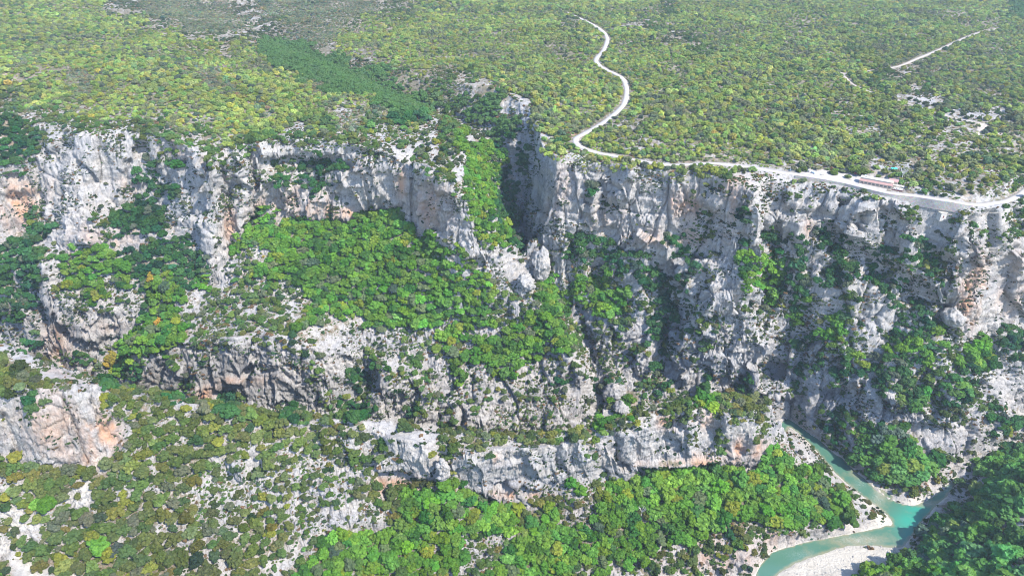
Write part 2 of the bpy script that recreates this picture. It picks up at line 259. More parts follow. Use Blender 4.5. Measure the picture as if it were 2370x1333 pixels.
# ------------------------------------------------------------------ cover chart of the country (30 px cells of the photograph, projected on the land)
CH = """pppppppprrrqqqqqqqrrqqqqqqqqqsssppppppmppppppppppppmppppppppppppppppppppppppppD
ppppppppppprrqqqqqqrrsqqqqqspppppppppppppppssppprrmpppppppppppppppppppppppPpPpp
pppppppppppppprrrrrrsrqqqqppppppppppPpppppppppppppprrmpppppppPPpppppppppppppPpp
ppppppppppppppppprppDDDDrrppPpppppppppppppPPpppppppppmmpppppPPPppmPpppppppppppp
pqpppppppppppqpppppppDDDDDDrrppppppppppppppppppppppppppppppppppppppppPPPppppppp
pppppqqppppppppqqppppppDDDDDDDrmpsssmppppppppppppppppppppppppppppppmmrppppppppp
ppppppqpppppppppqqppppppqDDDDDDmsmmsrrmppppppppppppppppppppppppppppppprmppppppp
sqppppppppppppppppppqppppppppDDDDDmDmDDrrpppppppppppppppppppPpppPPppprrrrpppppp
smqmmpppppppmpppppppqpppppqqqqDDDsmsDDrrrpppppppppppppppppppppPPPPppppppprrrrrp
DDmsssmmsssmmppmppppppsspmqqmsspsrmrrrDDrPpppppppppppppppppppppppPPPPppppPPPppp
DDDsrrrrrrmrmmmmppmmmmrmmsmmssmmsrmTrrDDBrPmpppPPPPppPpppppppppPPPPPPPPPPPPPppp
DDDrBBBBBrBBmmBrmrmBBBBBBBBrmrrrmrmrTTDBDrPPPppppppppppppppPpppPPPPPppPPPPPPPPP
DDmBBBBBBBBDBDBrrmBrrmmDDDDBBBrrmrmrTTTBDBBrrPPPPPppppppPPppPPPppppPPPPPPPPPPPP
BBrBBrBBBBDDBrBrBBBrmDmDDmBBBBBBrmmrTTDDrBBrBrBBrrrPPPPmrrrrrPPPmmPPPPPPPPPPPPm
BBrBBBBrrrBDDDBBrBrBBBBDDrBBBBBBBBrmTTDDrBBBBDBBBBBBBrrrrrBrrmrrrmrPPPPmmmPPPPm
BBBrBBBBrrDDBBrBrrBBBBrrBrmBBBBBBBBrTTDDrBBrBBrBBBBBBrBBBBrrBBmBrBrBBrmrrmmrrmm
BBDrBBBmmDDDDrBBrBBmTBBBBrBBTTTBBBBBTTDDBrBBBrBBBrBBBrmBBDrBBrBBrrBrBrmrBmmrmrm
BBDDBBBrmDDDDBBBrBBTTTTTTTTTTTTTBBBBrTTDBrBBBBBBBBrBBmmBrBBmBrBDrBBrrBBBrrrmrmm
rDDrBBBBrrBrDDDBrBTTTTTTTTTTTTTTTTTBrmTDBrBrDDDBBBBDDmmBBDrDmDrDrDDrBrDrrmBBmmr
DDDmrrTTTDDDDDDDBrmmsTTTTTTTTTTTTTTTBBrrBrrDDDDDDDrBDmrrBTmDrDrrDrrDDDDDmBBBrBB
DDDrBTTTTTDDDDDDrrmmTTTTTTTTTTTTTTTTTmBBrsmDmmmBDDDBBDmrBDTTDDrrDDrDrmmDmBBBBBB
DrDBrTTTsTDDTDDTBrmmmTsTTTTTTTTTTTTTTTrBrsTTTTTmBDDDDrrBBTTTDDmDDDrDmDBrmrBBBBB
DDDBmmmTmmsDTTsrmssmmsmsTTTTTTTTTTTTTTmmssTTTTTTmsDDDBBBBrmTsDmmrmrsDBrBBBBBrBB
DDDrBrmrmBsDTmssmmsrsmssTsTTTTTTTTTTTTmrsmTTmTTTmmmDBmBrBmsmrDTrrmrrrDDrBBBBBBB
DDrBBrrBBrrTTTmssmsmmmsTTmsmTTTTTTmmTTmmmTTmmsmmmrDDBBmmBrssrTmsTmrsrDDDDBBBBBB
rrDBBBBBBrTTTTsmsssmrmmmsmrsrrsmsssTmssTTTTmmsmmBBDBrmBBrrssmmDTTrmsmDDDTrBrBDD
BBDBBBBBmTTTTmsmrrsssrrmmrssmrssmmTssTTTTTsTmssmmmBDBBmrBBBBrDmmmmrrTTTDDmBTDDD
hBBrrmDmTTTmBmrmBBBBBrrrmrBsmmrmsrsTsTTTTsmmrsmmmBDBrmBBBBrBmmDrsDTDDDDTmmTTDrD
HHhrrrrrsTDBBBrBBBBBBBBBmrrDDmsmmrmTssTTsmsmmsrmrrmBBrrBBBBrrDmmDDDDDDmrmrDrrBB
HhhhhhrrDBBBBBmBBBBBBBBBBBBDmssrmsrsmsssmsmDBBDDrmmDBBDBBDBrmmmrDmrDmDmmmTrBBBB
hBDhrmBBHHHHHDBBrDmrBBBBBmDDmBmrmmrmrmrmsmmmsrBTTmsmmmTHHHHBBBrBBBBrBmTmmDmmrBB
BBmmBBBBrHHHHHHHHDHHBrDmBrmDDrrDmBmrmrsrmsmrmrmBTHmmHrBHHHhBBmBmDDrBBBrmmrmrDrr
BBBBBBBBBrHHsHHHHHHHHHHHHHHHrBrhrBmrrrmmrmrrrmTHHrrrrBBBBBhBBrmDDDmDDDBBrrBsDDD
BBBBBBBBBrHHHHHHHHHHHHHHHHrhBBrBBBhhhhHhHHHmHHrBBBrBBrBmBBmrBBBmDmTTTTrBBBrrsrr
BBBBBBBBBsHHHHHHHHmBHHHHhHmBmmrBBrmshhrrBBBBBmBrBBrBrBrmBrBTmrBrmmTTTTTrmBsrsDD
HHBBBBBWHHHhHHHHhssBhhHhhsrmmrrBBBrBBBBBBBBBrBBBBBrBBBBBBBBTTmrrrmTTTTTTrssTTTT
rHHHHHHHHHHHHHHmssBsrhsmhmmrhBrBBBrBBBBBBBBBBBmBBDTTTTDTTTTTTTTrBrmTTTTmssTTTTT
sHHHHHWHHHhHsHhmsmssshmhmssmhrmBHHTDBBBBBBrmTmHTTTTTTTTTTTTTTTTTmrBrmmmsrTTTTTT
HHHTHWWHHHHHHHhmsmsshmmssmmsrmHTTTTTTDBrrHHmhhTTTTTTTTTTTDTTTTTTTmrrrrsTTTTTTrr
WWHHHHHHHHHHHHHmHshshhsmsrssssHTTTTTTTTTHHTmhmTTTHTTTTTTTTTTTTTTTmrrrrTTTTTTTrr
hWWHHHHHHHHHshHHshHHmHHmsBrrBrHTTTTTTmTTTTTTmTTTTTTTTTTDHmmmmmmrrWrrrTTTTTTTrrr
WHsHHHHHHHHHhhmhHHhHmhmrHTTTTTTTTTTTmmsmTTTDTTTTTTTTTmmsmmrBBBBBrrrrTTTTTTTTTTT
WHHHHHHTHHHHHhhshhHHmmsmmTTTTTTTTTTTsssTTTTTTTTDTTmmsmsmrrrrBrrGGGGGTTTTTTTTTTm
HWWHHHHHHHHHHHhhhsHHmsrHTTTTTTTTTTTsmmTTTTTTDHTmmsmsmHrrrrrrGGGGTTTTTTTTTTmTTss
THWWsWHHHHHHHHHhhsHHsrHTTTTTTTTTTTssmTTTTTTTHhsrsmmsmmrrrrrGGGTTTTTTTTTTTTTTTTT""".split('\n')
for r_, c_, t_ in [(38, 69, 'rrrrrTTTTr'), (39, 69, 'rrrrTTTTTr'), (40, 69, 'rrrTTTTTrr'), (41, 65, 'rrrrrrTTTTTTTT'), (42, 59, 'rBGGGGGGGGGGTTTTTTTm'), (43, 59, 'rrGGGGGGGGTTTTTTTTss'), (44, 59, 'rGGGGGGTTTTTTTTTTTTT'), (36, 71, 'rssrrTTT'), (37, 71, 'mrrrrTTT'), (38, 71, 'rrrrTTTT')]:
    CH[r_] = CH[r_][:c_]+t_+CH[r_][c_+len(t_):]
NC = 79
CH = [(r+r[-1]*NC)[:NC] for r in CH]
CODES = 'BrsmpqPTDHhWG'
CODE = np.array([[CODES.index(c) for c in r] for r in CH])
# soil cover of each kind of ground
SOIL = np.array([0.0, 0.14, 0.27, 0.46, 0.62, 0.50, 0.52, 0.9, 0.95, 0.62, 0.42, 0.02, 0.0])
def chart(px, py, jx, jy):
    c = np.clip(((px+jx)/30.0).astype(int), 0, NC-1); r = np.clip(((py+jy)/30.0).astype(int), 0, len(CH)-1)
    return CODE[r, c]
def bil(G, px, py):
    fx = np.clip(px/30.0-0.5, 0, NC-1.001); fy = np.clip(py/30.0-0.5, 0, len(CH)-1.001)
    ix = fx.astype(int); iy = fy.astype(int); fx = fx-ix; fy = fy-iy
    return (G[iy, ix]*(1-fx)+G[iy, ix+1]*fx)*(1-fy)+(G[iy+1, ix]*(1-fx)+G[iy+1, ix+1]*fx)*fy

# ------------------------------------------------------------------ the land as a mesh: fans of profiles, sampled evenly along the surface
NR, NS = (1850, 1600) if not globals().get('QUICK') else (900, 900)
ang = np.radians(np.linspace(-54, 54, NR)); ca, sa = np.cos(ang), np.sin(ang)
D = np.linspace(150, 2900, 5500)
PX = sa[:, None]*D[None]; PY = ca[:, None]*D[None]
HP = hsample(PX, PY)
dz = np.diff(HP, axis=1); dd = D[1]-D[0]; dm = (D[1:]+D[:-1])/2
for _ in range(1): dz = dz
arc = np.sqrt(dd**2+dz**2)/(np.sqrt(dm**2+(CAM_Z-200)**2)**0.9)[None]
# spread the extra samples of a cliff over neighbouring profiles so that rows stay smooth
K = 9; P = np.pad(arc, ((K, K), (0, 0)), mode='edge'); cs = np.cumsum(P, 0); arc = (cs[2*K:]-np.vstack([np.zeros((1, arc.shape[1])), cs[:-2*K-1]])) / (2*K+1)
cum = np.concatenate([np.zeros((NR, 1)), np.cumsum(arc, 1)], 1); cum /= cum[:, -1:]
u = np.linspace(0, 1, NS); DS = np.empty((NR, NS))
for i in range(NR): DS[i] = np.interp(u, cum[i], D)
X = (sa[:, None]*DS); Y = (ca[:, None]*DS); Z = hsample(X, Y)
# shape of the slopes: walls stand steep, wooded patches lie back as ledges, and named ribs (+) and gullies (-), metres towards the camera's side
TH = np.radians(np.array([80, 60, 44, 42, 55, 50, 55, 34, 36, 42, 45, 40, 55], float))
STEP = 6
rows = np.arange(-60, 1400, STEP); cols = np.arange(-60, 2460, STEP)
th = np.tan(np.array([[TH[CODE[min(max(int(r//30), 0), len(CH)-1), min(max(int(c//30), 0), NC-1)]] for c in cols] for r in rows]))
vv = (666.5-rows)/FPX; rr = (SP-CP*vv)/(CP+SP*vv); dr = np.abs(np.gradient(rr))
dD = 680*dr[:, None]/(th+rr[:, None]); DC = np.cumsum(dD[::-1], 0)[::-1]
def gauss1(A, sig, ax):
    n = int(sig*3); k = np.exp(-0.5*(np.arange(-n, n+1)/sig)**2); k /= k.sum(); P = np.pad(A, [(n, n) if i == ax else (0, 0) for i in (0, 1)], mode='reflect' if A.shape[ax] > n else 'edge')
    return sum(k[j]*(P[j:j+A.shape[0]] if ax == 0 else P[:, j:j+A.shape[1]]) for j in range(2*n+1))
DC = gauss1(gauss1(DC, 10/STEP, 1), 6/STEP, 0)
lin = gauss1(DC, 75/STEP, 0); FIELD = -np.clip(DC-lin, -13, 13)*1.25
FIELD -= gauss1(FIELD, 150/STEP, 0)*0.5
STROKES = [([(395,330),(385,420),(340,470)],40,-10),([(470,360),(490,450),(495,560),(485,640)],20,15),([(512,400),(524,480),(532,570)],8,-9),([(545,370),(548,450),(548,545)],18,13),([(575,345),(577,400),(580,480)],8,-10),([(600,340),(604,420),(604,480)],16,6),
([(955,372),(956,450),(958,520)],5,-13),([(1005,400),(1015,520),(1060,580)],34,12),([(84,375),(92,480),(100,560)],8,-9),([(200,320),(180,420),(190,560)],60,11),([(50,440),(50,520)],40,-9),([(320,320),(345,410)],22,-6),([(270,340),(280,460)],18,5),
([(97,600),(100,700),(92,830)],14,6),([(625,790),(640,860),(700,900)],12,7),([(800,830),(850,880),(810,950)],26,-15),([(885,865),(1000,935),(1130,1000)],32,9),([(930,905),(1060,965)],16,-6),([(430,800),(440,900)],16,5),([(370,810),(360,890)],10,-6),([(540,800),(520,860)],24,6),([(740,840),(760,930)],30,4),
([(1462,390),(1440,440)],14,6),([(1375,440),(1370,500)],10,8),([(1395,390),(1400,520)],12,-5),([(1530,630),(1560,680),(1570,740)],45,-14),([(1545,760),(1550,865)],20,-15),([(1755,450),(1768,600)],14,11),([(1722,650),(1640,690),(1582,770)],26,11),([(1400,760),(1480,770),(1500,830)],45,10),
([(1345,720),(1370,830),(1382,960)],18,-12),([(1280,750),(1340,860),(1350,940)],20,5),([(1420,880),(1412,950)],12,9),([(1790,540),(1790,640),(1760,700)],26,-15),([(1900,540),(2050,640),(2190,705)],18,-11),([(2010,450),(1960,570)],16,9),([(1945,480),(1900,600)],14,-11),([(2112,560),(2085,650)],22,11),([(2130,590),(2190,600),(2240,560)],12,-9),([(2060,470),(2040,560)],12,-6),([(1830,450),(1850,540)],16,6),
([(2215,540),(2215,640)],32,9),([(2310,620),(2350,720)],36,-9),([(2210,750),(2240,850),(2265,890)],9,9),([(2170,760),(2150,860)],22,-8),([(1925,800),(1960,880)],14,9),([(1855,700),(1850,840)],20,-8),([(2060,800),(2080,880)],20,5),([(1830,880),(1850,960)],20,4),([(2120,900),(2180,960)],20,-4),([(2050,880),(2130,930)],14,5),([(1990,900),(1980,960)],10,-6),
([(1020,1050),(1030,1105)],7,-8),([(1090,1060),(1130,1075)],34,5),([(1150,1090),(1200,1115)],26,-5),([(1342,1005),(1350,1060)],14,7),([(1215,1040),(1245,1080)],14,6),([(1430,1000),(1445,1060)],9,-5),([(1540,985),(1545,1000)],26,-6),([(1606,950),(1600,1045)],13,8),([(1640,972),(1640,990)],16,-6),([(1684,965),(1672,1000)],12,7),([(1500,1000),(1490,1060)],14,4),([(1290,1030),(1300,1070)],9,-5),([(1740,960),(1745,1040)],12,3),
([(140,905),(180,1000),(205,1075)],5,-6),([(214,930),(238,1005)],5,-5),([(0,955),(36,1045)],6,-6),([(100,900),(90,1000)],30,4),([(540,1070),(560,1100)],10,6),([(980,1030),(990,1080)],14,6),([(900,1010),(960,1050)],24,5),([(880,1030),(860,1080)],12,-4),([(1110,230),(1180,300)],30,6),([(1215,280),(1200,340)],12,6),([(1235,330),(1225,400)],10,-5)]
CG, RG = np.meshgrid(cols, rows)
for pts, wd, amp in STROKES:
    best = np.full(CG.shape, 1e9)
    for (x0, y0), (x1, y1) in zip(pts[:-1], pts[1:]):
        t_ = np.clip(((CG-x0)*(x1-x0)+(RG-y0)*(y1-y0))/((x1-x0)**2+(y1-y0)**2), 0, 1); best = np.minimum(best, (CG-x0-t_*(x1-x0))**2+(RG-y0-t_*(y1-y0))**2)
    FIELD += amp*np.exp(-best/(wd*1.0)**2)
def fsample(px, py):
    fx = np.clip((px-cols[0])/STEP, 0, len(cols)-1.001); fy = np.clip((py-rows[0])/STEP, 0, len(rows)-1.001); ix = fx.astype(int); iy = fy.astype(int); fx = fx-ix; fy = fy-iy
    return (FIELD[iy, ix]*(1-fx)+FIELD[iy, ix+1]*fx)*(1-fy)+(FIELD[iy+1, ix]*(1-fx)+FIELD[iy+1, ix+1]*fx)*fy
# faceted blocks: every cell of a jittered lattice carries its own offset and tilt
_HR = rng.random((4096, 7)).astype(np.float32)
def blocks(x, y, z, size, seed, tilt=0.5):
    u, v, w_ = x/size, y/size, z/size; iu, iv, iw = np.floor(u).astype(np.int64), np.floor(v).astype(np.int64), np.floor(w_).astype(np.int64)
    bd = np.full(u.shape, 1e9, np.float32); bv = np.zeros(u.shape, np.float32); sd = np.full(u.shape, 1e9, np.float32)
    for a in (-1, 0, 1):
        for b in (-1, 0, 1):
            for c in (-1, 0, 1):
                h = ((iu+a)*73856093 ^ (iv+b)*19349663 ^ (iw+c)*83492791 ^ (seed*7919)) & 4095; R_ = _HR[h]
                dx, dy, dz_ = (u-iu-a-R_[:, 0]).astype(np.float32), (v-iv-b-R_[:, 1]).astype(np.float32), (w_-iw-c-R_[:, 2]).astype(np.float32)
                d = dx*dx+dy*dy+dz_*dz_; val = (R_[:, 3]-0.5)+tilt*((R_[:, 4]-0.5)*dx+(R_[:, 5]-0.5)*dy+(R_[:, 6]-0.3)*dz_)*2
                m = d < bd; sd = np.where(m, bd, np.minimum(sd, d)); bv = np.where(m, val, bv); bd = np.where(m, d, bd)
    return bv, np.sqrt(sd)-np.sqrt(bd)
def normals(X, Y, Z):
    P = np.stack([X, Y, Z], -1)
    a = np.empty_like(P); b = np.empty_like(P)
    a[1:-1] = P[2:]-P[:-2]; a[0] = P[1]-P[0]; a[-1] = P[-1]-P[-2]
    b[:, 1:-1] = P[:, 2:]-P[:, :-2]; b[:, 0] = P[:, 1]-P[:, 0]; b[:, -1] = P[:, -1]-P[:, -2]
    n = np.cross(a, b); n /= np.linalg.norm(n, axis=-1, keepdims=True)+1e-9
    n[n[..., 2] < 0] *= -1
    return n
N = normals(X, Y, Z)
for _ in range(3):
    Pn = np.pad(N, ((2, 2), (2, 2), (0, 0)), mode='edge'); N = (Pn[4:, 2:-2]+Pn[:-4, 2:-2]+Pn[2:-2, 4:]+Pn[2:-2, :-4]+N)/5
    N /= np.linalg.norm(N, axis=-1, keepdims=True)
slope = 1-N[..., 2]                       # 0 flat .. 1 vertical
pxv, pyv = project(X, Y, Z); rd = hsample(X, Y, RD)
amt = fsample(pxv, pyv)*sstep(0.08, 0.3, slope)*sstep(1, 14, Z)*sstep(1.5, 12, rd)*(Y < 1150)
amt = np.clip(amt, -18, 18)
vx, vy, vz = X, Y, Z-CAM_Z; vl = np.sqrt(vx**2+vy**2+vz**2); X = X-vx/vl*amt; Y = Y-vy/vl*amt; Z = Z-vz/vl*amt
N = normals(X, Y, Z)
for _ in range(3):
    Pn = np.pad(N, ((2, 2), (2, 2), (0, 0)), mode='edge'); N = (Pn[4:, 2:-2]+Pn[:-4, 2:-2]+Pn[2:-2, 4:]+Pn[2:-2, :-4]+N)/5
    N /= np.linalg.norm(N, axis=-1, keepdims=True)
slope = 1-N[..., 2]
soil0 = bil(SOIL[CODE], pxv, pyv)
calm = sstep(0.6, 7, rd)                   # no relief on roads
wet = sstep(0.3, 7, Z)
steep = sstep(0.22, 0.5, slope)
mid = sstep(0.04, 0.22, slope)*(1-steep*0.6)
rockf = 1-0.55*sstep(0.35, 0.9, soil0)
# big buttresses and gullies, then ribs, cracks, ledges
zz = Z
far = sstep(900, 1500, Y)
cliff = np.zeros(X.shape); sharp = np.zeros(X.shape)
sel = (slope > 0.08) & (pxv > -150) & (pxv < 2520) & (Y < 1250)
xs_, ys_, zs_ = X[sel], Y[sel], Z[sel]
wx_ = nz(xs_, ys_, zs_, 30, 1.5, 0.5)*6+nz(xs_, ys_, zs_, 9, 1.9, 0.6)*1.6; wy_ = nz(xs_, ys_, zs_, 30, 2.5, 0.5)*6+nz(xs_, ys_, zs_, 9, 2.9, 0.6)*1.6; wz_ = nz(xs_, ys_, zs_, 25, 3.5)*7+nz(xs_, ys_, zs_, 7, 3.9)*2
b0, e0 = blocks(xs_+wx_, ys_+wy_, (zs_+wz_)*0.28, 27, 4, 0.7)
b1, e1 = blocks(xs_+wx_*.8, ys_+wy_*.8, (zs_+wz_)*0.35, 11, 1, 0.8)
b2, e2 = blocks(xs_+wx_*.5, ys_+wy_*.5, (zs_+wz_*.7)*0.75, 4.6, 2, 0.9)
b3, e3 = blocks(xs_+wx_*.3, ys_+wy_*.3, (zs_+wz_*.4)*0.9, 2.3, 3, 0.9)
patch = sstep(-0.15, 0.35, nz(xs_, ys_, zs_, 38, 5.5)); patch2 = sstep(-0.1, 0.4, nz(xs_, ys_, zs_, 22, 6.6))
zb = zs_+nz(xs_, ys_, zs_, 70, 5.1)*9+nz(xs_, ys_, zs_, 14, 5.4)*1.2
def bed_(z, T):        # bedding: brows that step back over a notch
    f = z/T-np.floor(z/T); h = _HR[(np.floor(z/T).astype(np.int64)*131) & 4095, 3]; return (f-0.5)*(0.4+h)-0.9*np.exp(-((f-0.04)/0.05)**2)*h
cliff[sel] = b0*8.0+b1*2.3*(0.2+0.8*patch)+b2*1.25*(0.15+0.85*patch2)+b3*0.6*patch2-np.exp(-(e0/0.05)**2)*3.2-np.exp(-(e1/0.07)**2)*1.7*patch-np.exp(-(e2/0.10)**2)*0.7*patch2+bed_(zb, 16.0)*3.0*(0.5+0.5*patch)+bed_(zb+3, 5.2)*1.0*patch2
small = np.zeros(X.shape); small[sel] = b2*2.0+b3*1.1+b1*1.6-np.exp(-(e2/0.10)**2)*0.8-np.exp(-(e3/0.12)**2)*0.4
cliff2 = cliff+nz(X, Y, zz, 46, 0.1, 0.35)*5.0+nz(X, Y, zz, 20, 0.9, 0.3)*1.6+nz(X, Y, zz, 3.0, 4.9, 0.5)*0.35+nz(X, Y, zz, 1.5, 4.2)*0.22
slopey = nz(X, Y, zz, 34, 8.1, 0.5)*4.5+(0.3-np.abs(nz(X, Y, zz, 15, 8.9, 0.8)))*5.0*rockf+(0.3-np.abs(nz(X, Y, zz, 7, 9.4)))*3.0*rockf+(0.3-np.abs(nz(X, Y, zz, 3.4, 10.2)))*1.7*rockf+nz(X, Y, zz, 1.8, 11.7)*0.5*rockf
flat = nz(X, Y, zz, 120, 12.3)*4.0*(1+0.8*far)+nz(X, Y, zz, 40, 13.1)*1.2+(0.3-np.abs(nz(X, Y, zz, 9, 14.5)))*1.3
fr = sstep(3, 30, rd)                       # keep plateau by the road level
near_ = 1-0.62*sstep(540, 500, Y)
cliff2 = cliff2*near_
disp = steep*cliff2+mid*(slopey*0.6+small*rockf)+(1-sstep(0.04, 0.2, slope))*flat*fr
disp = disp*calm*(0.12+0.88*wet)
RELIEF = disp
# hollows: caves and overhangs at the foot of walls (photo position, size in m, depth)
CAVES = [(548, 884, 13, 4, 8), (900, 1125, 22, 7, 9), (1790, 890, 22, 15, 16), (258, 1015, 7, 9, 7), (1410, 545, 9, 7, 7), (1180, 1145, 26, 5, 7), (1590, 1068, 55, 3.2, 7), (1525, 550, 24, 6, 6), (1195, 1060, 20, 3, -3), (45, 470, 24, 10, 7), (215, 780, 20, 5, 5), (800, 505, 30, 6, 6), (255, 760, 12, 3, 5), (1590, 975, 18, 5, 4), (310, 545, 16, 5, 6), (1870, 500, 20, 5, 5), (2260, 900, 20, 5, 4), (2150, 1000, 24, 6, 6), (455, 898, 25, 3, 4), (760, 380, 50, 4, 5), (955, 405, 1.6, 22, 6), (870, 345, 2, 12, 4), (490, 1005, 14, 3, 2)]
for (cx, cy, rx, rz, dep) in CAVES:
    c = hit(cx, cy); dx = (X-c[0])/rx; dzz = (Z-c[2])/rz; dy = (Y-c[1])/30
    k = np.exp(-(dx*dx+dzz*dzz)**1.5)*(np.abs(dy) < 1)
    disp = disp-dep*k*np.maximum(0.3, steep)
X = X+N[..., 0]*disp; Y = Y+N[..., 1]*disp; Z2 = Z+N[..., 2]*disp
Z2 = np.where((Z < 3.5) & (Z > 0.72), np.maximum(Z2, 0.8), Z2)
Z2 = np.where(Z <= 0.4, np.minimum(Z2, 0.3), Z2)
Z = Z2
N2 = normals(X, Y, Z)
slope2 = 1-N2[..., 2]
pxv, pyv = project(X, Y, Z)
jx = nz(X, Y, Z, 14, 15.3)*16+nz(X, Y, Z, 5, 15.9)*9; jy = nz(X, Y, Z, 14, 16.3)*14+nz(X, Y, Z, 5, 16.9)*8
soil = bil(SOIL[CODE], pxv+jx*1.3, pyv+jy*1.3)
farc = sstep(820, 1050, Y); soil = soil*(1-farc)+np.clip(soil*0.5+0.5, 0, 1)*farc
soil = np.clip(soil+nz(X, Y, Z, 6, 18.1)*0.28+nz(X, Y, Z, 2.5, 19.1)*0.18, 0, 1)*(1-sstep(0.45, 0.8, slope2)*0.9)
code_v = chart(pxv, pyv, jx, jy)
# iron stains on the walls
STAINS = [(50, 490, 45, 45, 1), (60, 440, 60, 40, .5), (400, 350, 30, 30, .6), (250, 545, 60, 25, .8), (290, 440, 30, 25, .6), (170, 600, 30, 20, .6), (530, 520, 14, 45, 1), (700, 470, 60, 40, .6), (780, 495, 60, 14, 1), (930, 430, 12, 30, .9), (600, 480, 40, 30, .5), (835, 350, 8, 40, .7), (1000, 490, 40, 60, .7), (1300, 430, 30, 50, .3), (1590, 480, 60, 30, .9), (1560, 550, 90, 20, .9), (1690, 450, 25, 60, .9), (1740, 420, 40, 20, .3), (1870, 530, 16, 22, .8), (2240, 690, 22, 60, 1.2), (2270, 650, 14, 60, 1), (2350, 640, 30, 60, .4), (2330, 700, 30, 40, .4), (1410, 500, 40, 40, .3), (1280, 500, 20, 25, .7), (140, 900, 60, 80, .25), (130, 1000, 90, 60, .7), (245, 1010, 40, 40, 1), (200, 1060, 60, 25, .9), (300, 860, 25, 30, .6), (540, 880, 25, 8, 1.3), (500, 905, 40, 18, .7), (470, 920, 16, 20, .8), (600, 880, 40, 14, .4), (130, 800, 30, 40, .9), (220, 760, 60, 14, .5), (925, 1120, 55, 16, 1.4), (890, 1140, 30, 16, 1), (1150, 1060, 12, 14, .8), (1190, 1145, 60, 12, 1), (1380, 1030, 14, 14, .8), (1540, 975, 30, 16, 1), (1640, 970, 30, 22, 1), (1590, 1072, 90, 9, 1.3), (1605, 1055, 12, 12, .9), (1710, 1045, 10, 26, 1.1), (1750, 1040, 60, 24, .7), (560, 620, 20, 60, .3), (1010, 1075, 20, 30, .3), (2120, 890, 80, 15, .2), (1800, 1230, 30, 30, .5), (1560, 1240, 200, 50, .35), (1650, 1290, 120, 40, .35), (1340, 315, 26, 10, 1.2), (2270, 295, 20, 8, .5), (1400, 1170, 60, 20, .3)]
stain = np.zeros(X.shape)
for (a, b, ra, rb, s) in STAINS:
    stain += s*np.exp(-(((pxv-a)/ra)**2+((pyv-b)/rb)**2))
stain *= 0.55+0.7*nz(X, Y, Z, 9, 20.2, 0.25)+0.3*nz(X, Y, Z, 3, 20.9, 0.3)
stain = np.clip(stain, 0, 1)
gravel = sstep(0.0, 1.0, bil((CODE == CODES.index('G')).astype(float), pxv, pyv))*(Z < 5)
gravel = np.maximum(gravel, bil((CODE == CODES.index('W')).astype(float), pxv, pyv)*0.85)
gravel = np.maximum(gravel, (1-sstep(0.9, 2.0, Z))*(pxv > 1500)*0.9)
for (a, b, ra, rb) in [(2045, 1205, 30, 24), (2010, 1165, 30, 14), (2280, 1062, 50, 16), (2130, 1160, 50, 10)]: gravel = np.maximum(gravel, np.exp(-(((pxv-a)/ra)**2+((pyv-b)/rb)**2)**2)*(Z < 9))

def mesh_from(name, V, F, smooth=True):
    me = bpy.data.meshes.new(name); nv, nf = len(V), len(F); k = F.shape[1]
    me.vertices.add(nv); me.vertices.foreach_set('co', V.astype(np.float32).ravel())
    me.loops.add(nf*k); me.loops.foreach_set('vertex_index', F.astype(np.int32).ravel())
    me.polygons.add(nf); me.polygons.foreach_set('loop_start', np.arange(0, nf*k, k, dtype=np.int32))
    me.polygons.foreach_set('loop_total', np.full(nf, k, dtype=np.int32))
    me.polygons.foreach_set('use_smooth', np.full(nf, smooth, dtype=bool))
    me.update(calc_edges=True); return me
def attr(me, name, arr, typ='FLOAT'):
    a = me.attributes.new(name, typ, 'POINT'); a.data.foreach_set('value' if typ != 'FLOAT_VECTOR' else 'vector', np.asarray(arr, np.float32).ravel())
V = np.stack([X, Y, Z], -1).reshape(-1, 3)
i, j = np.mgrid[0:NR-1, 0:NS-1]; a = (i*NS+j).ravel(); F = np.stack([a, a+NS, a+NS+1, a+1], 1)
land = mesh_from('ground', V, F); attr(land, 'soil', soil); attr(land, 'stain', stain); attr(land, 'gravel', gravel)
attr(land, 'plateau', sstep(215, 240, Z)*sstep(0.5, 0.2, slope2) if False else sstep(215, 240, Z))

